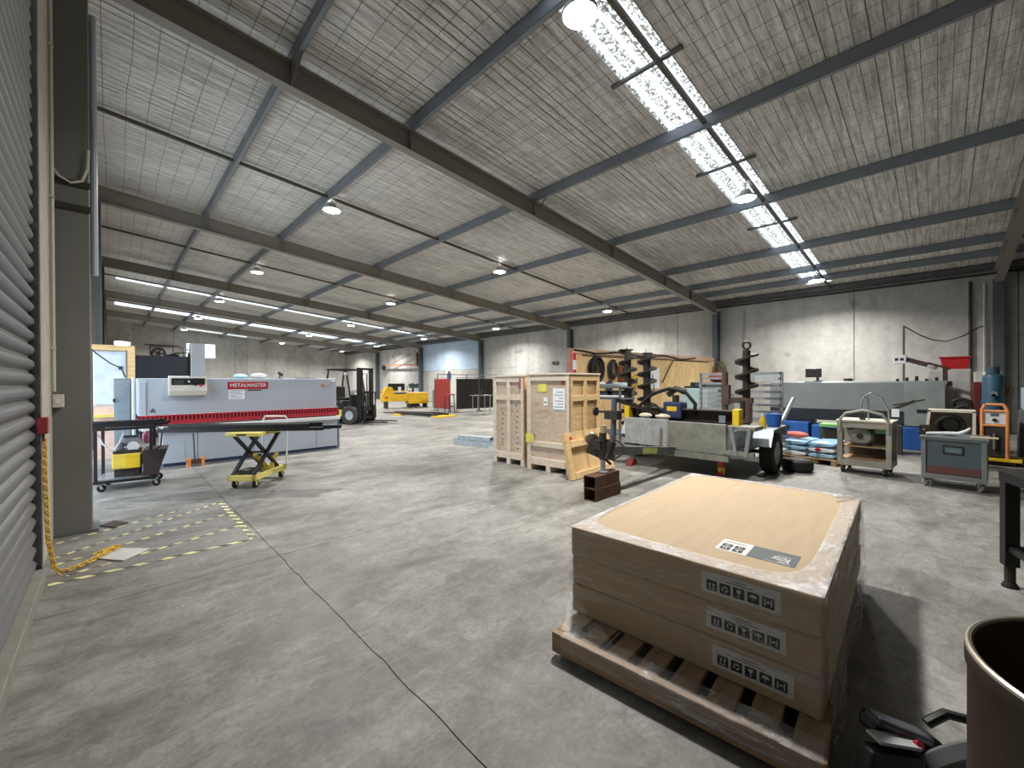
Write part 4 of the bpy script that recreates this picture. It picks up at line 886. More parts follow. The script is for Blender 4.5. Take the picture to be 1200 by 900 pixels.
# drawbar and coupling
MB().beam((-.9, 0, .34), (-3.05, -.02, .6), .09, .12).build('drawbar', M('drawbar_grey', (104, 106, 104), .5, .3), tr)
MB().cyl((-3.22, -.02, .325), (-3.22, -.02, .52), .035).cyl((-3.22, -.02, .34), (-3.22, -.02, .33), .07).build('jockey_stand', galv, tr)
MB().cyl((-3.22, -.02, .5), (-3.22, -.02, .86), .05).rbox((-3.2, .02, .7), (.24, .12, .12)).rbox((-3.22, .1, .62), (.08, .2, .16), (.3, 0, .2)).build('coupling_head', dark_iron, tr)
MB().lathe([(.05, -.03), (.085, -.03), (.1, 0), (.085, .03), (.05, .03)], (-3.2, .17, .76), (.7, .5, .2), 18).build('coupling_ring', M('worn_steel', (150, 140, 120), .4, .6), tr, smooth=True)
MB().rbox((-3.16, -.08, .62), (.1, .08, .24), (.2, .3, 0)).tube([(-3.1, -.1, .78), (-3.05, -.22, .7), (-3.1, -.24, .58), (-3.16, -.14, .5)], .014, 6).tube([(-3.2, -.02, .58), (-3.1, .02, .48), (-3.16, -.1, .44)], .02, 6).build('coupling_lever', dark_iron, tr)
MB().cyl((-3.2, -.02, .84), (-3.2, -.02, .96), .045).build('coupling_cap', M('coupling_cream', (170, 156, 126), .5), tr)
MB().cyl((-2.95, 0, .45), (-2.9, 0, 1.3), .04).build('winch_post', M('winch_blue_grey', (78, 84, 100), .5), tr); MB().rbox((-2.9, .02, 1.08), (.14, .2, .12)).build('winch', dark_iron, tr); MB().cyl((-2.92, .02, 1.12), (-2.95, .28, 1.12), .016).lathe([(0, 0), (.06, 0), (.06, .03), (0, .03)], (-2.95, .26, 1.12), (0, 1, 0)).build('winch_handle', plastic_black, tr)
MB().beam((-2.92, -.02, 1.3), (-1.2, .2, 1.0), .05, .05).build('stay_bar', dark_iron, tr)
# dark mast lying across the front
b = MB(); b.box((-.75, -.95, .84), (-.5, 1.15, .86)).box((-.75, -.95, 1.04), (-.5, 1.15, 1.06)).box((-.64, -.95, .86), (-.61, 1.15, 1.04)); b.build('mast_beam', M('mast_dark', (52, 40, 36), .6, .3), tr)
MB().box((-.78, -.75, .86), (-.74, -.65, .98)).build('latch_pin', alu, tr)
for y in (1.0, -.96): MB().box((-.79, y, .82), (-.6, y+.1, 1.09)).build('mast_clamp', yellow_p, tr, .006)
for x, y in ((-.63, 1.0), (-.63, -.8)): lb_('mast_support', galv_d, (x+7.97, y+3.2, .46), (x+8.03, y+3.28, .84))
# hydraulics
MB().box((-.78, -.02, .88), (-.5, .32, 1.18)).build('hydraulic_motor', navy, tr, .03); MB().cyl((-.64, .14, 1.16), (-.64, .14, 1.3), .06).build('motor_cap', dark_iron, tr); box('motor_plate', yellow_p, (-.785, .06, 1.02), (-.78, .24, 1.1), tr)
MB().tube([(-.7, .85, .92), (-.72, .8, 1.1), (-.7, .55, 1.32), (-.66, .25, 1.42), (-.66, -.05, 1.36), (-.66, -.22, 1.15), (-.66, -.2, .95)], .033, 8).build('hose', rubber, tr, smooth=True)
MB().tube([(-.8, .75, .9), (-.82, .66, 1.05), (-.8, .45, 1.12), (-.8, .3, 1.0), (-.8, .36, .9)], .024, 8).build('hose', rubber, tr, smooth=True)
MB().ball((-.85, .62, .92), .1, 8, (1, 1.2, .5)).ball((-.86, .28, .92), .1, 8, (1, 1.4, .5)).build('rag', M('rag_cream', (214, 200, 182), .8), tr, smooth=True)
MB().tube([(-.6, .3, 1.3), (-.6, .15, 1.42), (-.62, -.02, 1.36)], .06, 6).build('hose_clamp', dark_iron, tr)
# ladder ramps standing at the tail
for (y0, y1, z0_, z1_, lbx) in ((3.08, 3.60, .95, 1.72, 'a'), (2.1, 2.68, .8, 1.72, 'b')):
    b = MB(); X = 9.15
    fr = MB()
    for y in (y0, y1): fr.box((X-8-.02, y-3.2-.025, z0_-.4), (X-8+.03, y-3.2+.025, z1_))
    fr.box((X-8-.02, y0-3.2, z1_-.05), (X-8+.03, y1-3.2, z1_))
    rp = fr.build('ramp', ramp_grey, tr)
    n = 7
    for k in range(n): z = z0_+(z1_-z0_-.06)*k/(n-.3); box('ramp_rung', ramp_grey, (X-8-.02, y0-3.2, z), (X-8+.03, y1-3.2, z+.045), rp)
    box('ramp_hinge', dark_iron, (X-8-.03, y0-3.2, .46), (X-8+.04, y1-3.2, z0_-.38), rp)
box('tail_rail', galv_d, (1.1, -1.15, .4), (1.2, 1.0, .5), tr)
# auger drill head on the trailer
def helix(R, rt, z0, z1, pitch, c=(0, 0), th=.012, n=18):
    b = MB(); N_ = int((z1-z0)/pitch*n); vs = []; fs = []
    for i in range(N_+1):
        a = 2*PI*i/n; z = z0+(z1-z0)*i/N_
        for r in (rt, R):
            for d in (0, th): vs.append((c[0]+r*math.cos(a), c[1]+r*math.sin(a), z+d))
    for i in range(N_):
        p, q = 4*i, 4*i+4
        fs += [(p, q, q+2, p+2), (p+1, p+3, q+3, q+1), (p+2, q+2, q+3, p+3), (p, p+1, q+1, q)]
    return b.add(vs, fs)
gx, gy = .2, -.78
MB().cyl((gx, gy, .5), (gx, gy, 2.1), .06).build('auger_tube', dark_iron, tr); helix(.19, .05, 1.25, 2.08, .27, (gx, gy), .035).build('auger_flight', dark_iron, tr, smooth=False); MB().torus((gx, gy, 2.19), .06, .02, (1, .3, 0), 14, 6).cyl((gx, gy, 2.08), (gx, gy, 2.14), .03).build('lifting_eye', dark_iron, tr)
MB().cyl((gx-.02, gy+.36, .5), (gx-.02, gy+.36, 1.72), .055).build('mast_post', M('mast_brown', (92, 72, 62), .6), tr); MB().rbox((gx-.02, gy+.34, 1.3), (.12, .13, .36)).build('gearbox', MATS['mast_brown'], tr); MB().rbox((gx, gy+.1, 1.2), (.1, .4, .1)).build('drive_arm', MATS['mast_brown'], tr)
MB().cyl((gx, gy, .8), (gx, gy, 1.25), .09).build('drive_motor', M('drive_brown', (104, 82, 70), .55), tr); MB().cyl((gx-.1, gy+.04, .9), (gx-.1, gy+.04, 1.2), .04).build('valve', dark_iron, tr)
MB().beam((.3, -1.28, .8), (.55, -1.42, 1.25), .04, .05).build('prop_bar', white_p, tr)
lb_('number_plate', M('plate_white', (200, 202, 204), .5), (9.12, 2.15, 1.55), (9.13, 2.55, 1.66))
# two box sections under the jockey stand
for k, z in enumerate((0, .161)):
    o = MB().box((-.3, -.09, z), (.3, .09, z+.008)).box((-.3, -.09, z+.152), (.3, .09, z+.16)).box((-.3, -.09, z+.008), (.3, -.082, z+.152)).box((-.3, .082, z+.008), (.3, .09, z+.152)).build('box_section', rust)
    o.location = (4.76, 3.17+.01*k, 0); o.rotation_euler = (0, 0, .03*k); tag(o, ['rusty hollow box section on the floor, the lower of two', 'rusty hollow box section under the jockey stand, the upper of two'][k], 'steel block', 'box sections under the jockey stand')
# small things on and under the trailer
t = T('bucket', 'bright blue open tub on the trailer mudguard', 'tub', (8.12, 1.98, .782)); MB().lathe([(0, .0), (.1, 0), (.125, .2), (.118, .2), (.095, .012), (0, .012)], (0, 0, 0), n=20, close=False).build('shell', M('tub_blue', (36, 96, 180), .4), t, smooth=True); MB().torus((0, 0, .2), .123, .008).build('rim', MATS['tub_blue'], t)
t = T('oil_bottle', 'small yellow plastic bottle standing on the trailer mudguard', 'bottle', (7.8, 2.06, .768)); MB().lathe([(.0, 0), (.05, 0), (.055, .02), (.055, .13), (.025, .18), (.02, .21), (0, .21)], (0, 0, 0), n=16, close=False).build('body', M('bottle_yellow', (214, 184, 70), .4), t, smooth=True); MB().cyl((0, 0, .205), (0, 0, .24), .024).build('cap', white_p, t)
t = T('bottle_jack', 'red and yellow bottle jack under the trailer front', 'jack', (7.22, 2.52, 0)); box('base', red_p, (-.07, -.06, 0), (.07, .06, .025), t); MB().cyl((0, 0, .025), (0, 0, .24), .045).build('cylinder', M('jack_red', (206, 60, 36), .45), t, smooth=True); MB().cyl((0, 0, .06), (0, 0, .13), .047).build('band', yellow_p, t); MB().cyl((0, 0, .24), (0, 0, .31), .02).build('ram', alu, t); MB().cyl((-.05, -.06, .02), (-.06, -.08, .14), .016).build('pump', yellow_p, t)
t = T('loose_wheel', 'black rubber wheel lying flat behind the trailer tyre', 'wheel', (8.5, 1.72, 0)); MB().lathe([(.1, 0), (.2, 0), (.23, .03), (.235, .1), (.23, .17), (.2, .2), (.1, .2), (.1, 0)], (0, 0, 0), n=28, close=False).build('tyre', rubber, t, smooth=True); MB().lathe([(0, .06), (.1, .06), (.105, .14), (0, .14)], (0, 0, .065), n=20).build('hub', dark_iron, t)
t = T('wheel_chock', 'small dark red chock under the middle of the trailer', 'chock', (6.95, 4.0, 0)); MB().prism([(-.12, -.06, 0), (.12, -.06, 0), (.06, -.06, .12), (-.02, -.06, .12)], (0, .12, 0)).build('block', M('chock_red', (120, 30, 36), .6), t)
# ---------------- partition with tools ----------------
px0, py0, px1, py1 = 9.5, 7.4, 18.2, 6.62; pa = math.atan2(py1-py0, px1-px0); PL = math.hypot(px1-px0, py1-py0)
pt = T('plywood_partition', 'plywood partition wall on a timber frame with a flat top', 'partition', (px0, py0, 0), pa)
zt = 2.52
for k in range(7):
    box('plywood_sheet', ply, (PL*k/7+.004, .0, .02), (PL*(k+1)/7-.004, .018, zt-.14), pt)
box('head_rail', M('rail_pink', (190, 156, 128), .7), (0, -.03, zt-.14), (PL, .06, zt), pt); box('end_post', M('post_red_wood', (170, 120, 96), .7), (-.06, -.03, 0), (.06, .07, zt), pt); box('sole_plate', pine, (0, .018, 0), (PL, .08, .06), pt)
for k in range(1, 7): box('stud', pine, (PL*k/7-.03, .018, .06), (PL*k/7+.03, .08, zt-.14), pt)
MB().tube([(.1, -.05, zt-.04)]+[(.5+.55*k, -.05, zt-.06-.05*math.sin(k*1.4)-.02*k/6) for k in range(13)], .022, 8).build('top_cable', rubber, pt, smooth=True)
box('conduit', dark_iron, (.5, -.02, zt-.2), (PL-.5, 0, zt-.17), pt)
c_, s_ = math.cos(pa), math.sin(pa)
def PP(u, d, z): return (px0+c_*u+s_*d, py0+s_*u-c_*d, z)     # u along the wall, d out of it
t = T('warning_strip', 'white and red warning strip on the partition end post', 'sign', PP(.12, .04, 1.72), pa); box('strip', white_p, (-.08, -.012, 0), (.08, 0, .7), t); box('strip_red', bright_red, (-.07, -.016, .46), (.07, -.012, .68), t); box('strip_red', red_p, (-.07, -.016, .06), (.07, -.012, .18), t)
t = T('fire_extinguisher', 'dark red extinguisher hanging on the partition end', 'extinguisher', PP(.16, .13, 1.3)); MB().lathe([(0, 0), (.07, 0), (.075, .03), (.075, .3), (.03, .38), (0, .38)], (0, 0, 0), n=18, close=False).build('cylinder', M('ext_red', (110, 30, 40), .4), t, smooth=True); box('label_band', white_p, (-.078, -.078, .1), (.078, -.03, .18), t); MB().cyl((0, 0, .38), (0, 0, .44), .03).rbox((0, -.04, .45), (.04, .14, .02)).build('valve', plastic_black, t)
def coil(nm, lb, u, z, R, rr, mt, n, sq=1.45):
    t = T(nm, lb, 'hose', PP(u, .05, z)); rr_ = random.Random(int(u*10))
    MB().beam((0, 0, 0), (s_*.16, -c_*.16, .02), .02, .02).build('hook', dark_iron, t)
    for k in range(n):
        b = MB(); pts = []
        for j in range(18):
            a = 2*PI*j/18; r_ = R*(1-.14*(k % 4))*(1+.06*rr_.uniform(-1, 1)); pts.append((c_*r_*.62*math.sin(a)+s_*(.03+.028*k), s_*r_*.62*math.sin(a)-c_*(.03+.028*k), -R*sq/2*(1-math.cos(a)*(1-.12*(k % 4)))+.02))
        b.tube(pts, rr, 6, True).build('loop', mt, t, smooth=True)
    return t
coil('hose_coil', 'big black hose coil hanging on the plywood partition', 1.0, 2.26, .42, .045, rubber, 5, 1.7); coil('hose_coil', 'dark bundle of hose with narrow loops on the plywood partition', 1.85, 2.2, .32, .04, M('hose_dark', (44, 38, 36), .7), 3, 1.8)
coil('hose_coil', 'brown leather-coloured strap coil hanging on the plywood partition', 2.3, 2.1, .2, .035, M('strap_brown', (128, 74, 48), .7), 3, 3.2); coil('hose_coil', 'orange cord coil hanging on the plywood partition', 2.62, 2.1, .15, .03, M('cord_orange', (200, 78, 44), .6), 2, 2.6); coil('hose_coil', 'yellow lead coil hanging on the plywood partition', 3.0, 1.75, .2, .02, M('lead_yellow', (206, 170, 60), .6), 3, 2.4)
coil('hose_coil', 'blue lead coil hanging on the plywood partition', 1.66, 1.55, .14, .03, navy, 3, 2.6)
t = T('notice_board', 'plain white board fixed to the plywood partition', 'board', PP(4.2, .02, 1.3), pa); box('board', white_p, (-.35, -.02, 0), (.35, 0, .72), t); MB().tube([(-.1, -.03, .5), (-.05, -.05, .1), (.02, -.04, -.2)], .012, 6).build('cord', rubber, t)
MB_ = MB().beam(PP(4.7, .06, 1.5), PP(5.4, .06, 2.3), .03, .03).build('stay_rod', dark_iron); tag(MB_, 'dark diagonal stay rod on the plywood partition', 'rod')
t = T('camouflage_bag', 'mottled brown bag hanging by the column at the partition end', 'bag', (18.0, 6.28, 1.55)); MB().ball((0, 0, .42), .32, 10, (.4, .75, 1.3)).build('sack', M('camo', (92, 84, 66), .8, var=.5, scale=9), t, smooth=True); MB().cyl((.02, 0, .8), (.305, .26, .95), .02).build('strap', rubber, t)
# ---------------- tool rack and its load ----------------
tk = T('tool_rack', 'two-tier steel rack loaded with tools before the partition', 'rack', (8.5, 5.55, 0), -.05)
for x in (-.25, .25):
    for y in (-.55, .55): box('post', steel_paint, (x-.02, y-.02, 0), (x+.02, y+.02, 1.44), tk)
for z in (.35, 1.14, 1.4): box('shelf', steel_paint, (-.29, -.6, z), (.29, .6, z+.035), tk)
rr_ = random.Random(9)
def small(nm, lb, cat, y, z, sz, mt, ball=False, x=0, rot=0):
    ca, sa = math.cos(-.05), math.sin(-.05); w = (8.5+ca*x-sa*y, 5.55+sa*x+ca*y, z)
    t = MB()
    if ball: t.ball((0, 0, sz[2]/2), .5, 8, sz)
    else: t.box((-sz[0]/2, -sz[1]/2, 0), (sz[0]/2, sz[1]/2, sz[2]))
    o = t.build(nm, mt, bev=0 if ball else min(sz)*.15, smooth=ball); o.location = w; o.rotation_euler = (0, 0, rot); return tag(o, lb, cat)
Z1, Z2 = 1.176, 1.436
small('tool_case', 'dark red tool case on the middle shelf of the rack', 'case', .4, Z1, (.3, .3, .16), M('case_red', (112, 26, 34), .5)); small('tool_case', 'black tool case in the middle of the rack', 'case', .02, Z1, (.32, .34, .15), plastic_black); small('tool_case', 'black case with a steel end on the rack', 'case', -.38, Z1, (.3, .26, .17), dark_grey)
small('shop_rag', 'green and white rag on the lower edge of the rack', 'rag', .36, .386, (.3, .3, .1), M('rag_green', (120, 186, 160), .8), True); small('steel_bar', 'grey steel bar lying along the top of the rack', 'bar', .1, Z2, (.09, .9, .06), mid_grey, x=-.1); small('red_drill', 'dull red power drill on top of the rack', 'drill', .42, Z2, (.18, .24, .14), M('drill_red', (140, 40, 44), .5), True, .1); small('white_cup', 'white paint pot on top of the rack', 'pot', .2, Z2, (.1, .1, .1), white_p, x=.12); small('steel_block', 'pale steel block on top of the rack', 'block', -.35, Z2, (.2, .24, .09), light_grey, x=.08)
o = MB().tube([(8.31, 6.1, 1.21), (8.3, 5.6, 1.208), (8.31, 4.98, 1.21)], .03, 8).build('white_tube', white_p, smooth=True); tag(o, 'white tube along the front of the middle shelf of the rack', 'tube')
# standing augers
def auger(lb, x, y, h, R):
    t = T('auger_bit', lb, 'auger', (x, y, 0), random.random(), 'augers standing by the rack')
    MB().cyl((0, 0, 0), (0, 0, h-.12), .085, n=16).build('tube', dark_iron, t, smooth=True); helix(R, .08, .15, h-.16, .29, (0, 0), .035).build('flight', M('flight_steel', (58, 54, 50), .5, .4, var=.3), t)
    MB().lathe([(.085, 0), (.05, .08), (.035, .12), (0, .2)], (0, 0, h-.2), n=14).build('pilot_tip', M('tip_pale', (150, 146, 140), .5, .4), t, smooth=True)
    for k in range(2): MB().rbox((0, 0, h-.14), (.26, .05, .02), (.3, 0, PI/2*k)).build('cutter', dark_iron, t)
auger('taller standing earth auger beside the loaded rack', 9.05, 5.30, 2.46, .225); auger('shorter standing earth auger with a paler tip', 9.1, 4.82, 2.35, .225)
# pale machine between trailer and partition
t = T('pump_unit', 'pale teal machine cover with black fittings on top', 'machine', (11.2, 4.6, 0)); box('cover', teal_pale, (0, -.35, .35), (.8, .35, 1.36), t, .02); box('plinth', dark_iron, (.03, -.3, 0), (.77, .3, .35), t)
MB().cyl((.2, .1, 1.36), (.2, .1, 1.5), .06).cyl((.3, -.15, 1.36), (.3, -.15, 1.46), .05).box((.1, -.2, 1.36), (.3, .3, 1.42)).build('fittings', plastic_black, t)
t = T('dark_crate', 'dark teal crate with a red cloth on the far bench', 'crate', (12.4, 4.6, 0)); box('body', M('crate_teal', (54, 70, 68), .6), (-.3, -.35, 1.2), (.3, .45, 1.52), t, .01); box('bench', mid_grey, (-.4, -.5, 0), (.4, .6, 1.2), t); MB().ball((0, -.2, 1.66), .2, 8, (1, 1.3, .75)).build('red_cloth', M('cloth_red', (138, 44, 52), .8), t, smooth=True)
# ---------------- long grey shear on the right ----------------
X = 12.9
t = T('grey_shear', 'long dark grey metal-working machine on a blue base', 'machine', (X, 1.55, 0))
yA, yB = 1.68, -1.6
MB().prism([(0, yB, .82), (0, yB, 1.5), (.08, yB, 1.53), (.9, yB, 1.53), (.9, yB, .82)], (0, yA-yB, 0)).build('upper_housing', mid_grey, t, .01)
MB().prism([(-.01, yB, .84), (.12, yB, .55), (.9, yB, .55), (.9, yB, .84)], (0, yA-yB, 0)).build('lower_housing', dark_grey, t)
box('end_cabinet', M('machine_end_grey', (126, 134, 132), .5), (-.06, yB-.02, .52), (.9, yB+.62, 1.525), t, .01); box('vent', plastic_black, (-.066, yB+.22, .82), (-.058, yB+.42, .9), t)
for k, (y0, y1, z1) in enumerate(((yA, yA-.9, .5), (yA-.95, yA-1.75, .44), (yB+1.4, yB, .5))): box('base_block', blue_p, (-.2+.05*k, y1, 0), (.85, y0, z1), t, .02)
MB().cyl((-.22, 1.25, .35), (-.2, 1.25, .35), .06).cyl((-.22, .5, .2), (-.2, .5, .2), .05).build('base_hole', ink, t)
MB().cyl((.3, .05, 1.53), (.3, .05, 1.6), .09).build('cap', dark_iron, t); t2 = T('monitor', 'black monitor on a short foot on top of the grey machine', 'monitor', (X+.35, 2.32, 1.535)); box('screen', plastic_black, (-.03, -.17, .1), (.04, .17, .33), t2, .01); box('foot', plastic_black, (-.06, -.2, 0), (.06, -.02, .02), t2); box('stem', plastic_black, (-.02, -.12, .02), (.02, -.06, .12), t2)
for k in range(5): MB().cyl((.3, -.85-.16*k, 1.53), (.3, -.85-.16*k, 1.58+.03*(k % 3)), .03).build('top_fitting', plastic_black, t)
# articulated arm in front of the grey machine
t = T('pedestal_arm', 'dark articulated arm on a pedestal with a white tag', 'arm', (11.9, .72, 0)); box('pedestal', dark_iron, (-.16, -.16, 0), (.16, .16, .6), t); MB().beam((0, .15, .6), (0, -.05, .95), .1, .1).beam((0, -.05, .95), (0, -.35, 1.12), .06, .06).beam((0, -.02, 1.02), (.05, -.5, 1.15), .03, .03).build('arm', dark_iron, t); box('tag', white_p, (-.08, -.12, .78), (-.06, .0, .95), t); MB().tube([(0, .2, .6), (-.05, .35, .7), (-.05, .42, .5), (0, .3, .2)], .025, 6).build('hose', rubber, t, smooth=True)
# switch box hanging on a drop pipe
t = T('drop_pipe', 'thin steel drop pipe standing up the right wall behind the machine', 'pipe', (14.0, .63, 0)); MB().tube([(0, 0, 0), (0, 0, 2.87)], .022, 8).build('pipe', steel_paint, t)
t = T('pendant_box', 'white control box on a dark swing arm above the grey machine', 'control box', (13.2, .55, 1.53)); box('housing', white_p, (-.12, .0, .4), (.1, .22, .6), t, .01); 
for y in (.04, .13): box('button_block', plastic_black, (-.125, y, .47), (-.118, y+.06, .53), t)
MB().beam((0, .0, .5), (.0, -.35, .36), .08, .1).beam((0, -.35, .4), (0, -.7, .26), .05, .05).beam((0, -.62, .3), (0, -.62, 0), .08, .08).build('swing_arm', M('arm_maroon', (66, 40, 40), .6), t)
o = MB().tube([(14.0, .63, 2.88), (14.8, .35, 2.68), (15.6, .12, 2.6), (16.4, -.12, 2.6), (17.4, -.45, 2.8), (18.3, -.8, 3.1), (18.62, -.9, 3.13)], .014, 6).build('wall_cable', rubber, smooth=True); tag(o, 'dark cable drooping from the drop pipe to the right wall', 'cable')
o = MB().tube([(18.6, -.62, .1), (18.6, -.62, 4.5)], .035, 8).build('wall_pipe', M('pipe_black', (48, 44, 42), .5)); tag(o, 'dark vertical pipe on the right wall beside the electrical cabinet', 'pipe')
o = MB().tube([(18.6, -.9, .1), (18.6, -.9, 4.4)], .025, 8).build('wall_pipe', cream); tag(o, 'pale vertical conduit on the right wall beside the dark pipe', 'pipe')
o = MB().tube([(18.63, 5.6, .1), (18.63, 5.6, 4.4)], .018, 8).build('wall_pipe', alu); tag(o, 'thin bright conduit on the right wall above the trailer auger', 'pipe')
# electrical cabinet with a red tub
t = T('electrical_cabinet', 'tall pale grey electrical cabinet with a black latch', 'cabinet', (13.9, -.16, 0)); box('body', cream, (0, -.32, 0), (.5, .36, 1.8), t, .01); d = box('door', M('cab_pale', (196, 196, 190), .45), (-.015, -.3, .85), (0, .1, 1.77), t, .004); box('door', MATS['cab_pale'], (-.015, .11, .85), (0, .35, 1.77), t, .004); box('latch', plastic_black, (-.035, -.02, 1.42), (-.015, .06, 1.52), d)
for k in range(3): box('vent_slot', dark_grey, (-.01, -.28, .6+.09*k), (.002, .32, .64+.09*k), t)
t = T('red_tub', 'red plastic tub standing on the electrical cabinet', 'tub', (14.1, -.23, 1.801)); MB().prism([(-.18, .2, 0), (-.18, -.2, 0), (-.2, -.24, .27), (-.2, .24, .27)], (.36, 0, 0)).build('body', bright_red, t, .01); box('rim', bright_red, (-.24, -.26, .26), (.2, .26, .285), t)
t = T('steel_bowl', 'small shiny bowl on the electrical cabinet beside the red tub', 'bowl', (14.05, .12, 1.801)); MB().lathe([(0, 0), (.05, 0), (.1, .07), (.09, .07), (.045, .01), (0, .01)], (0, 0, 0), n=20, close=False).build('shell', alu, t, smooth=True)
# ---------------- wire reel cart ----------------
t = T('reel_cart', 'pale steel cart frame holding a round motor under a hoop', 'cart', (8.9, .88, 0), math.radians(-3))
worn = M('worn_grey_paint', (158, 154, 142), .6, var=.22, scale=7)
W, D, H0, H1 = .31, .55, .13, .86
b = MB()
for x in (0, D):
    for y in (-W, W): t_ = box('post', worn, (x-.035, y-.035, H0), (x+.035, y+.035, H1), t, .006)
for z in (H0, H1-.1):
    for x in (0, D): box('cross_rail', worn, (x-.03, -W, z), (x+.03, W, z+.1), t, .004)
    for y in (-W, W): box('side_rail', worn, (0, y-.03, z), (D, y+.03, z+.1), t, .004)
box('top_plate', M('top_cream', (200, 194, 176), .6), (-.05, -W-.05, H1), (D+.05, W+.05, H1+.03), t, .004); box('bottom_plate', pallet_wood, (.02, -W, H0+.1), (D, W, H0+.12), t); box('shelf', pallet_wood, (.03, -W+.03, .44), (D-.03, W-.03, .46), t); box('back_panel', M('panel_brown', (104, 92, 80), .7), (D-.02, -W, H0+.1), (D, W, H1-.1), t)
MB().lathe([(0, -.08), (.07, -.085), (.14, -.07), (.165, -.03), (.17, .06), (.15, .09), (0, .09)], (.16, .06, .62), (1, 0, 0), 28).build('motor_drum', M('drum_steel', (150, 150, 140), .4, .5), t, smooth=True); MB().cyl((.05, .06, .62), (.09, .06, .62), .045).build('motor_hub', dark_iron, t); box('motor_cradle', dark_iron, (.06, -.06, .46), (.3, .18, .5), t); box('green_box', green_p, (.1, -.27, .68), (.3, -.13, .78), t)
MB().tube([(-.04, W, .7), (-.04, W-.01, .9), (-.04, W-.08, 1.0), (-.04, 0, 1.06), (-.04, -W+.08, 1.0), (-.04, -W+.01, .9), (-.04, -W, .7)], .022, 8).build('front_hoop', worn, t, smooth=True)
MB().tube([(.3, .08, .88), (.3, .08, 1.15), (.3, .04, 1.28), (.3, -.05, 1.34), (.3, -.18, 1.26), (.3, -.27, 1.05), (.3, -.28, .88)], .014, 8).tube([(.3, .06, 1.3), (.3, .0, 1.25), (.3, -.02, .88)], .014, 8).build('tall_hoop', alu, t, smooth=True)
box('spindle', dark_iron, (.1, 0, .89), (.18, .07, 1.02), t)
for x, y in ((.02, -.27), (.02, .27), (D-.02, -.27), (D-.02, .27)): caster(t, x, y, .13, .06, worn, rubber, .5)
# ---------------- teal tool cabinet on castors ----------------
t = T('tool_cabinet', 'teal-grey steel tool cabinet on castors with a recessed handle', 'cabinet', (8.55, -.12, 0), math.radians(-4))
W = .32
box('body', teal_g, (0, -W, .2), (.68, W, .7), t, .008); box('top_rim', M('rim_grey', (92, 98, 100), .5), (-.02, -W-.02, .68), (.7, W+.02, .73), t, .004)
for y in (-W, W-.05): box('corner_post', M('post_grey', (118, 122, 122), .5), (-.025, y, .13), (.03, y+.05, .68), t, .004)
box('bottom_rail', MATS['post_grey'], (-.03, -W, .13), (.68, W, .2), t, .004); box('kick_band', M('band_maroon', (104, 62, 58), .6), (-.008, -W+.06, .21), (0, W-.05, .31), t)
h = MB().box((-.02, -.1, .5), (0, .1, .515)).box((-.02, -.1, .6), (0, .1, .615)).box((-.02, -.1, .5), (0, -.085, .615)).box((-.02, .085, .5), (0, .1, .615)).build('handle_frame', dark_iron, t); box('handle_plate', M('handle_teal', (100, 122, 126), .5), (-.006, -.085, .515), (.001, .085, .6), t)
for x, y in ((.04, -.27), (.04, .27), (.62, -.27), (.62, .27)): caster(t, x, y, .13, .062, galv, M('wheel_grey', (120, 118, 112), .6), .6)
ca, sa = math.cos(math.radians(-4)), math.sin(math.radians(-4)); TW = lambda x, y, z: (8.55+ca*x-sa*y, -.12+sa*x+ca*y, z)
o = MB().tube([TW(.15, .28, .76), TW(.2, .1, .77), TW(.2, -.05, .775), TW(.22, -.12, .82), TW(.22, -.16, .86)], [.02, .024, .03, .02, .014], 8).build('grease_gun', white_p, smooth=True); tag(o, 'white grease gun lying on the teal tool cabinet', 'tool')
o = MB().tube([TW(.1, -.16, .745), TW(.12, -.3, .745), TW(.12, -.42, .75)], .014, 8).build('wrench', M('wrench_cream', (206, 196, 160), .4), smooth=True); tag(o, 'cream-handled wrench overhanging the teal tool cabinet', 'tool')
t2 = T('small_vice', 'small dark vice on the corner of the teal tool cabinet', 'vice', TW(.35, .32, .73)); MB().box((-.12, -.06, 0), (.06, .06, .04)).box((-.1, -.05, .04), (-.04, .05, .14)).box((.0, -.05, .04), (.05, .05, .14)).build('body', dark_iron, t2); MB().cyl((-.16, 0, .08), (.05, 0, .08), .015).build('screw', alu, t2)
o = MB().box((0, 0, 0), (.1, .12, .05)).build('black_tray', plastic_black, bev=.01); o.location = TW(.3, .0, .731); tag(o, 'low black tray on the teal tool cabinet', 'tray')
# ---------------- white hose bin, welder, gas bottle ----------------
t = T('hose_bin', 'cream open-fronted bin packed with black hose', 'bin', (10.6, -.12, 0)); b = MB(); b.box((0, -.3, .0), (.4, .32, .5)); b.build('base', cream, t, .01)
MB().box((0, -.3, .98), (.4, .28, 1.02)).prism([(0, .28, 1.02), (0, .33, .5), (0, .29, .5), (0, .24, 1.0)], (.4, 0, 0)).box((0, -.3, .5), (.4, -.26, 1.0)).box((.38, -.28, .5), (.4, .28, 1.0)).build('hood', M('hood_cream', (214, 208, 190), .5), t)
for k in range(4): MB().torus((.08+.06*k, 0, .74), .17-.01*k, .035, (1, .2, .2), 20, 8).build('hose_loop', rubber, t, smooth=True)
t = T('welder_cart', 'orange-framed welding set on a yellow cart base', 'welder', (11.5, -.68, 0), math.radians(-6))
for y in (-.15, .15): MB().tube([(0, y, .12), (0, y, 1.0), (0, y*.75, 1.1)], .026, 8).build('frame_post', orange_p, t, smooth=True)
[MB().tube([(0, -y, z), (0, y, z)], .024, 8).build('frame_bar', orange_p, t) for y, z in ((.11, 1.1), (.15, .98), (.15, .72))]; box('base', yellow_p, (-.06, -.32, .08), (.5, .2, .13), t, .006)
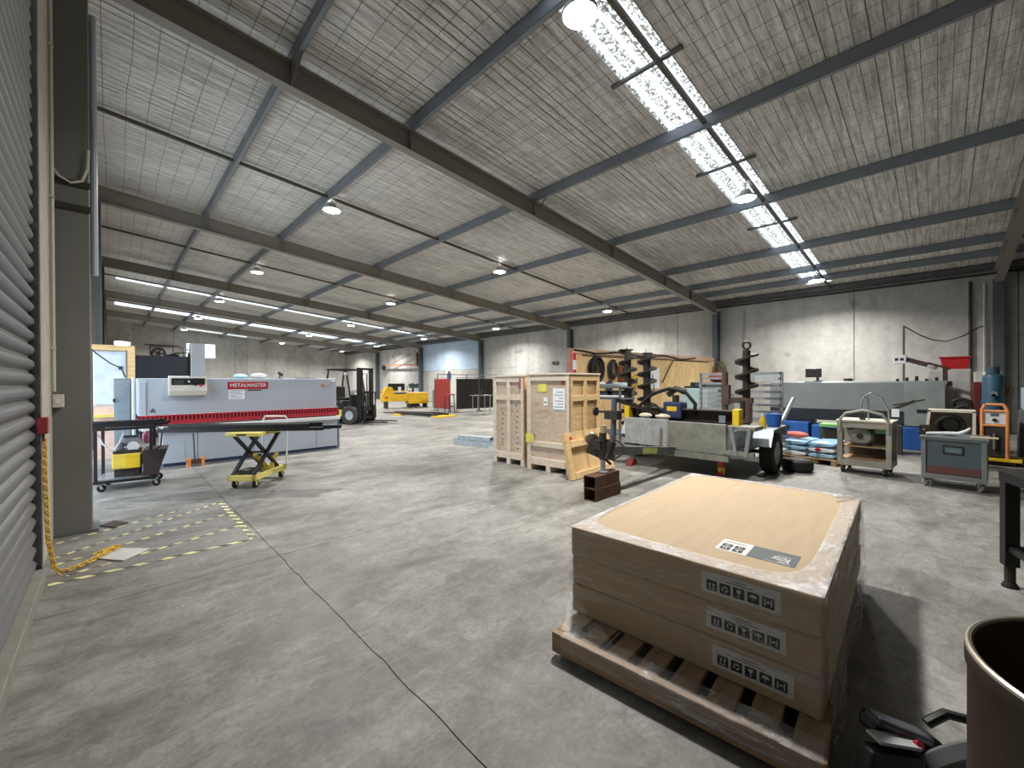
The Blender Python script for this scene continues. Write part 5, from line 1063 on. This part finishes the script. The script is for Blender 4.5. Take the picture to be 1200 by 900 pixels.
fp = box('front_panel', white_p, (.0, -.125, .75), (.02, .125, .96), t); MB().cyl((0, 0, .82), (-.02, 0, .82), .03).build('dial', ink, fp); box('meter', ink_grey, (-.004, -.05, .89), (0, .05, .94), fp)
box('power_unit', M('unit_dark', (44, 36, 36), .6), (.03, -.14, .13), (.5, .14, .96), t); MB().cyl((-.03, 0, .3), (-.03, 0, .58), .02).build('torch_holder', alu, t); box('lower_grille', M('grille_dark', (56, 46, 46), .6), (0, -.12, .16), (.03, .12, .7), t)
for x, y in ((0, -.22), (0, .12), (.42, -.22), (.42, .12)): MB().lathe([(0, -.02), (.045, -.02), (.045, .02), (0, .02)], (x, y, .045), (0, 1, 0), 16).build('wheel', rubber, t, smooth=True)
for x in (0, .42): box('axle_block', dark_iron, (x-.02, -.24, .03), (x+.02, .14, .09), t)
t = T('gas_cylinder', 'blue pressure vessel with a dark collar standing behind the welder', 'gas bottle', (12.24, -.7, 0)); MB().lathe([(0, 0), (.14, 0), (.15, .03), (.15, 1.1), (.14, 1.2), (.14, 1.58), (.12, 1.64), (.08, 1.66), (0, 1.66)], (0, 0, 0), n=28, close=False).build('shell', M('gas_blue', (52, 88, 110), .45, var=.2), t, smooth=True); MB().pipe((0, 0, 1.66), (0, 0, 1.8), .09, .08).build('collar', M('collar_blue', (58, 74, 92), .5), t); MB().cyl((-.16, .0, 1.25), (-.24, 0, 1.25), .03).lathe([(0, 0), (.05, 0), (.05, .03), (0, .03)], (-.24, 0, 1.28), (1, 0, 0)).build('gauge', alu, t)
for y in (-.1, .1): MB().cyl((0, y, 1.64), (0, y, 1.7), .025).build('lug', white_p, t)
t = T('red_cabinet', 'narrow dark red steel box with a cream top by the blue pressure vessel', 'box', (13.2, -.75, 0)); box('body', M('box_maroon', (110, 34, 36), .5), (0, .04, 0), (.4, .27, 1.5), t, .01); box('white_top', cream, (.02, .06, 1.5), (.38, .25, 1.72), t, .01); box('door', M('door_maroon', (96, 32, 34), .5), (-.012, .07, .8), (0, .24, 1.44), t, .003)
t = T('hose_stack', 'black cables piled between the welder and electrical cabinet', 'cables', (11.7, -.36, 0))
for k in range(5): MB().torus((.05+.02*k, .03*k-.04, .5+.14*k), .12, .04, (1, .3-.1*k, .15), 16, 6).build('loop', rubber, t, smooth=True)
MB().cyl((.1, 0, 0), (.1, 0, 1.1), .03).build('stake', dark_iron, t); box('base', dark_iron, (-.05, -.1, 0), (.25, .12, .03), t)
t = T('reel_trolley', 'black trolley heaped with cables beside the orange welder', 'trolley', (11.1, -1.37, 0)); box('base', black, (-.3, -.35, .12), (.4, .3, .18), t); box('housing', plastic_black, (-.1, -.3, .18), (.4, .28, .95), t, .04)
for x, y in ((-.25, -.3), (-.25, .25), (.35, -.3), (.35, .25)): MB().lathe([(0, -.02), (.06, -.02), (.06, .02), (0, .02)], (x, y, .06), (0, 1, 0), 14).build('wheel', rubber, t)
for x in (-.25, .35): box('axle_block', black, (x-.02, -.32, .05), (x+.02, .27, .13), t)
for k in range(4): MB().torus((-.12-.02*k, -.1+.05*k, .5+.16*k), .14, .035, (1, .2*k-.3, .2), 16, 6).build('cable_loop', rubber, t, smooth=True)
MB().cyl((-.2, .12, .42), (-.06, .2, .42), .11, n=18).build('wire_spool', M('spool_tan', (186, 166, 136), .6), t, smooth=True); box('plug_board', white_p, (-.12, -.2, .95), (.1, .28, 1.0), t)
t = T('water_jug', 'pale blue drink drum with a teal lid on a stand', 'drum', (12.3, -1.22, 0)); box('stand', mid_grey, (-.2, -.2, 0), (.2, .2, .98), t); MB().lathe([(0, 0), (.15, 0), (.17, .05), (.17, .42), (0, .42)], (0, 0, .98), n=24, close=False).build('tank', M('jug_blue', (190, 206, 220), .4), t, smooth=True); MB().lathe([(0, 0), (.15, 0), (.15, .14), (.06, .2), (0, .2)], (0, 0, 1.4), n=24, close=False).build('lid', M('jug_teal', (40, 92, 98), .5), t, smooth=True)
t = T('hook_bracket', 'rust-brown hook bracket fixed on the right wall', 'hook', (18.6, -1.3, 1.25)); MB().torus((-.05, 0, 0), .1, .03, (1, 0, 0), 14, 6, 0, 4.5).box((-.04, .06, -.05), (.05, .16, .2)).build('hook', M('hook_tan', (150, 124, 96), .6), t)
# ---------------- wrapped bags on a pallet ----------------
t = T('bag_pallet', 'low wooden pallet under the blue and white bags', 'pallet', (9.75, 1.72, 0), -.12)
for y in (-.42, -.14, .14, .38): box('bearer', pallet_wood, (-.35, y-.04, 0), (.55, y+.04, .09), t)
for k in range(6): box('board', pallet_wood, (-.35+.155*k, -.46, .09), (-.23+.155*k, .44, .108), t)
bagm = [M('bag_blue', (150, 188, 216), .25, var=.25, scale=5), M('bag_white', (214, 222, 228), .25, var=.12, scale=5)]
for k in range(6):
    lay, side = divmod(k, 2); z = .109+.102*lay; y = -.23+.44*side
    b = MB(); b.ball((0, 0, .05), .5, 10, (.9, .43, .1)); b.v = [(max(-.4, min(.4, x*1.5)), max(-.2, min(.2, yy*1.35)), zz) for x, yy, zz in b.v]
    o = b.build('plastic_bag', bagm[(lay+side) % 2] if lay < 2 else bagm[0], smooth=True); ca2, sa2 = math.cos(-.12), math.sin(-.12); o.location = (9.85-sa2*y, 1.72+ca2*y, z); o.rotation_euler = (0, 0, -.12)
    tag(o, ['lowest', 'middle', 'top'][lay]+' layer bag of the wrapped pile, '+('nearer the reel cart' if side == 0 else 'nearer the trailer tyre'), 'bag', 'wrapped bags on the low pallet')
    if lay == 1 and side == 0: MB().ball((-.402, .05, .055), .03, 8, (.12, 1.6, 1)).build('red_print', bright_red, o)
o = MB().ball((0, 0, 0), .5, 10, (.2, .42, .13)).build('orange_cloth', M('cloth_orange', (196, 104, 88), .8), smooth=True); o.location = (9.7, 1.98, .49); tag(o, 'salmon-pink rolled cloth lying on the wrapped bags', 'cloth')
t = T('green_stand', 'small green-topped steel stand behind the reel cart', 'stand', (10.6, 1.5, 0)); box('top', green_p, (-.12, -.2, .6), (.25, .24, .67), t, .01)
for x in (-.1, .22):
    for y in (-.17, .21): box('leg', dark_grey, (x-.02, y-.02, 0), (x+.02, y+.02, .6), t)
box('motor', dark_iron, (-.08, -.12, .36), (.2, .16, .56), t); box('lower_shelf', dark_grey, (-.1, -.17, .32), (.22, .21, .36), t)
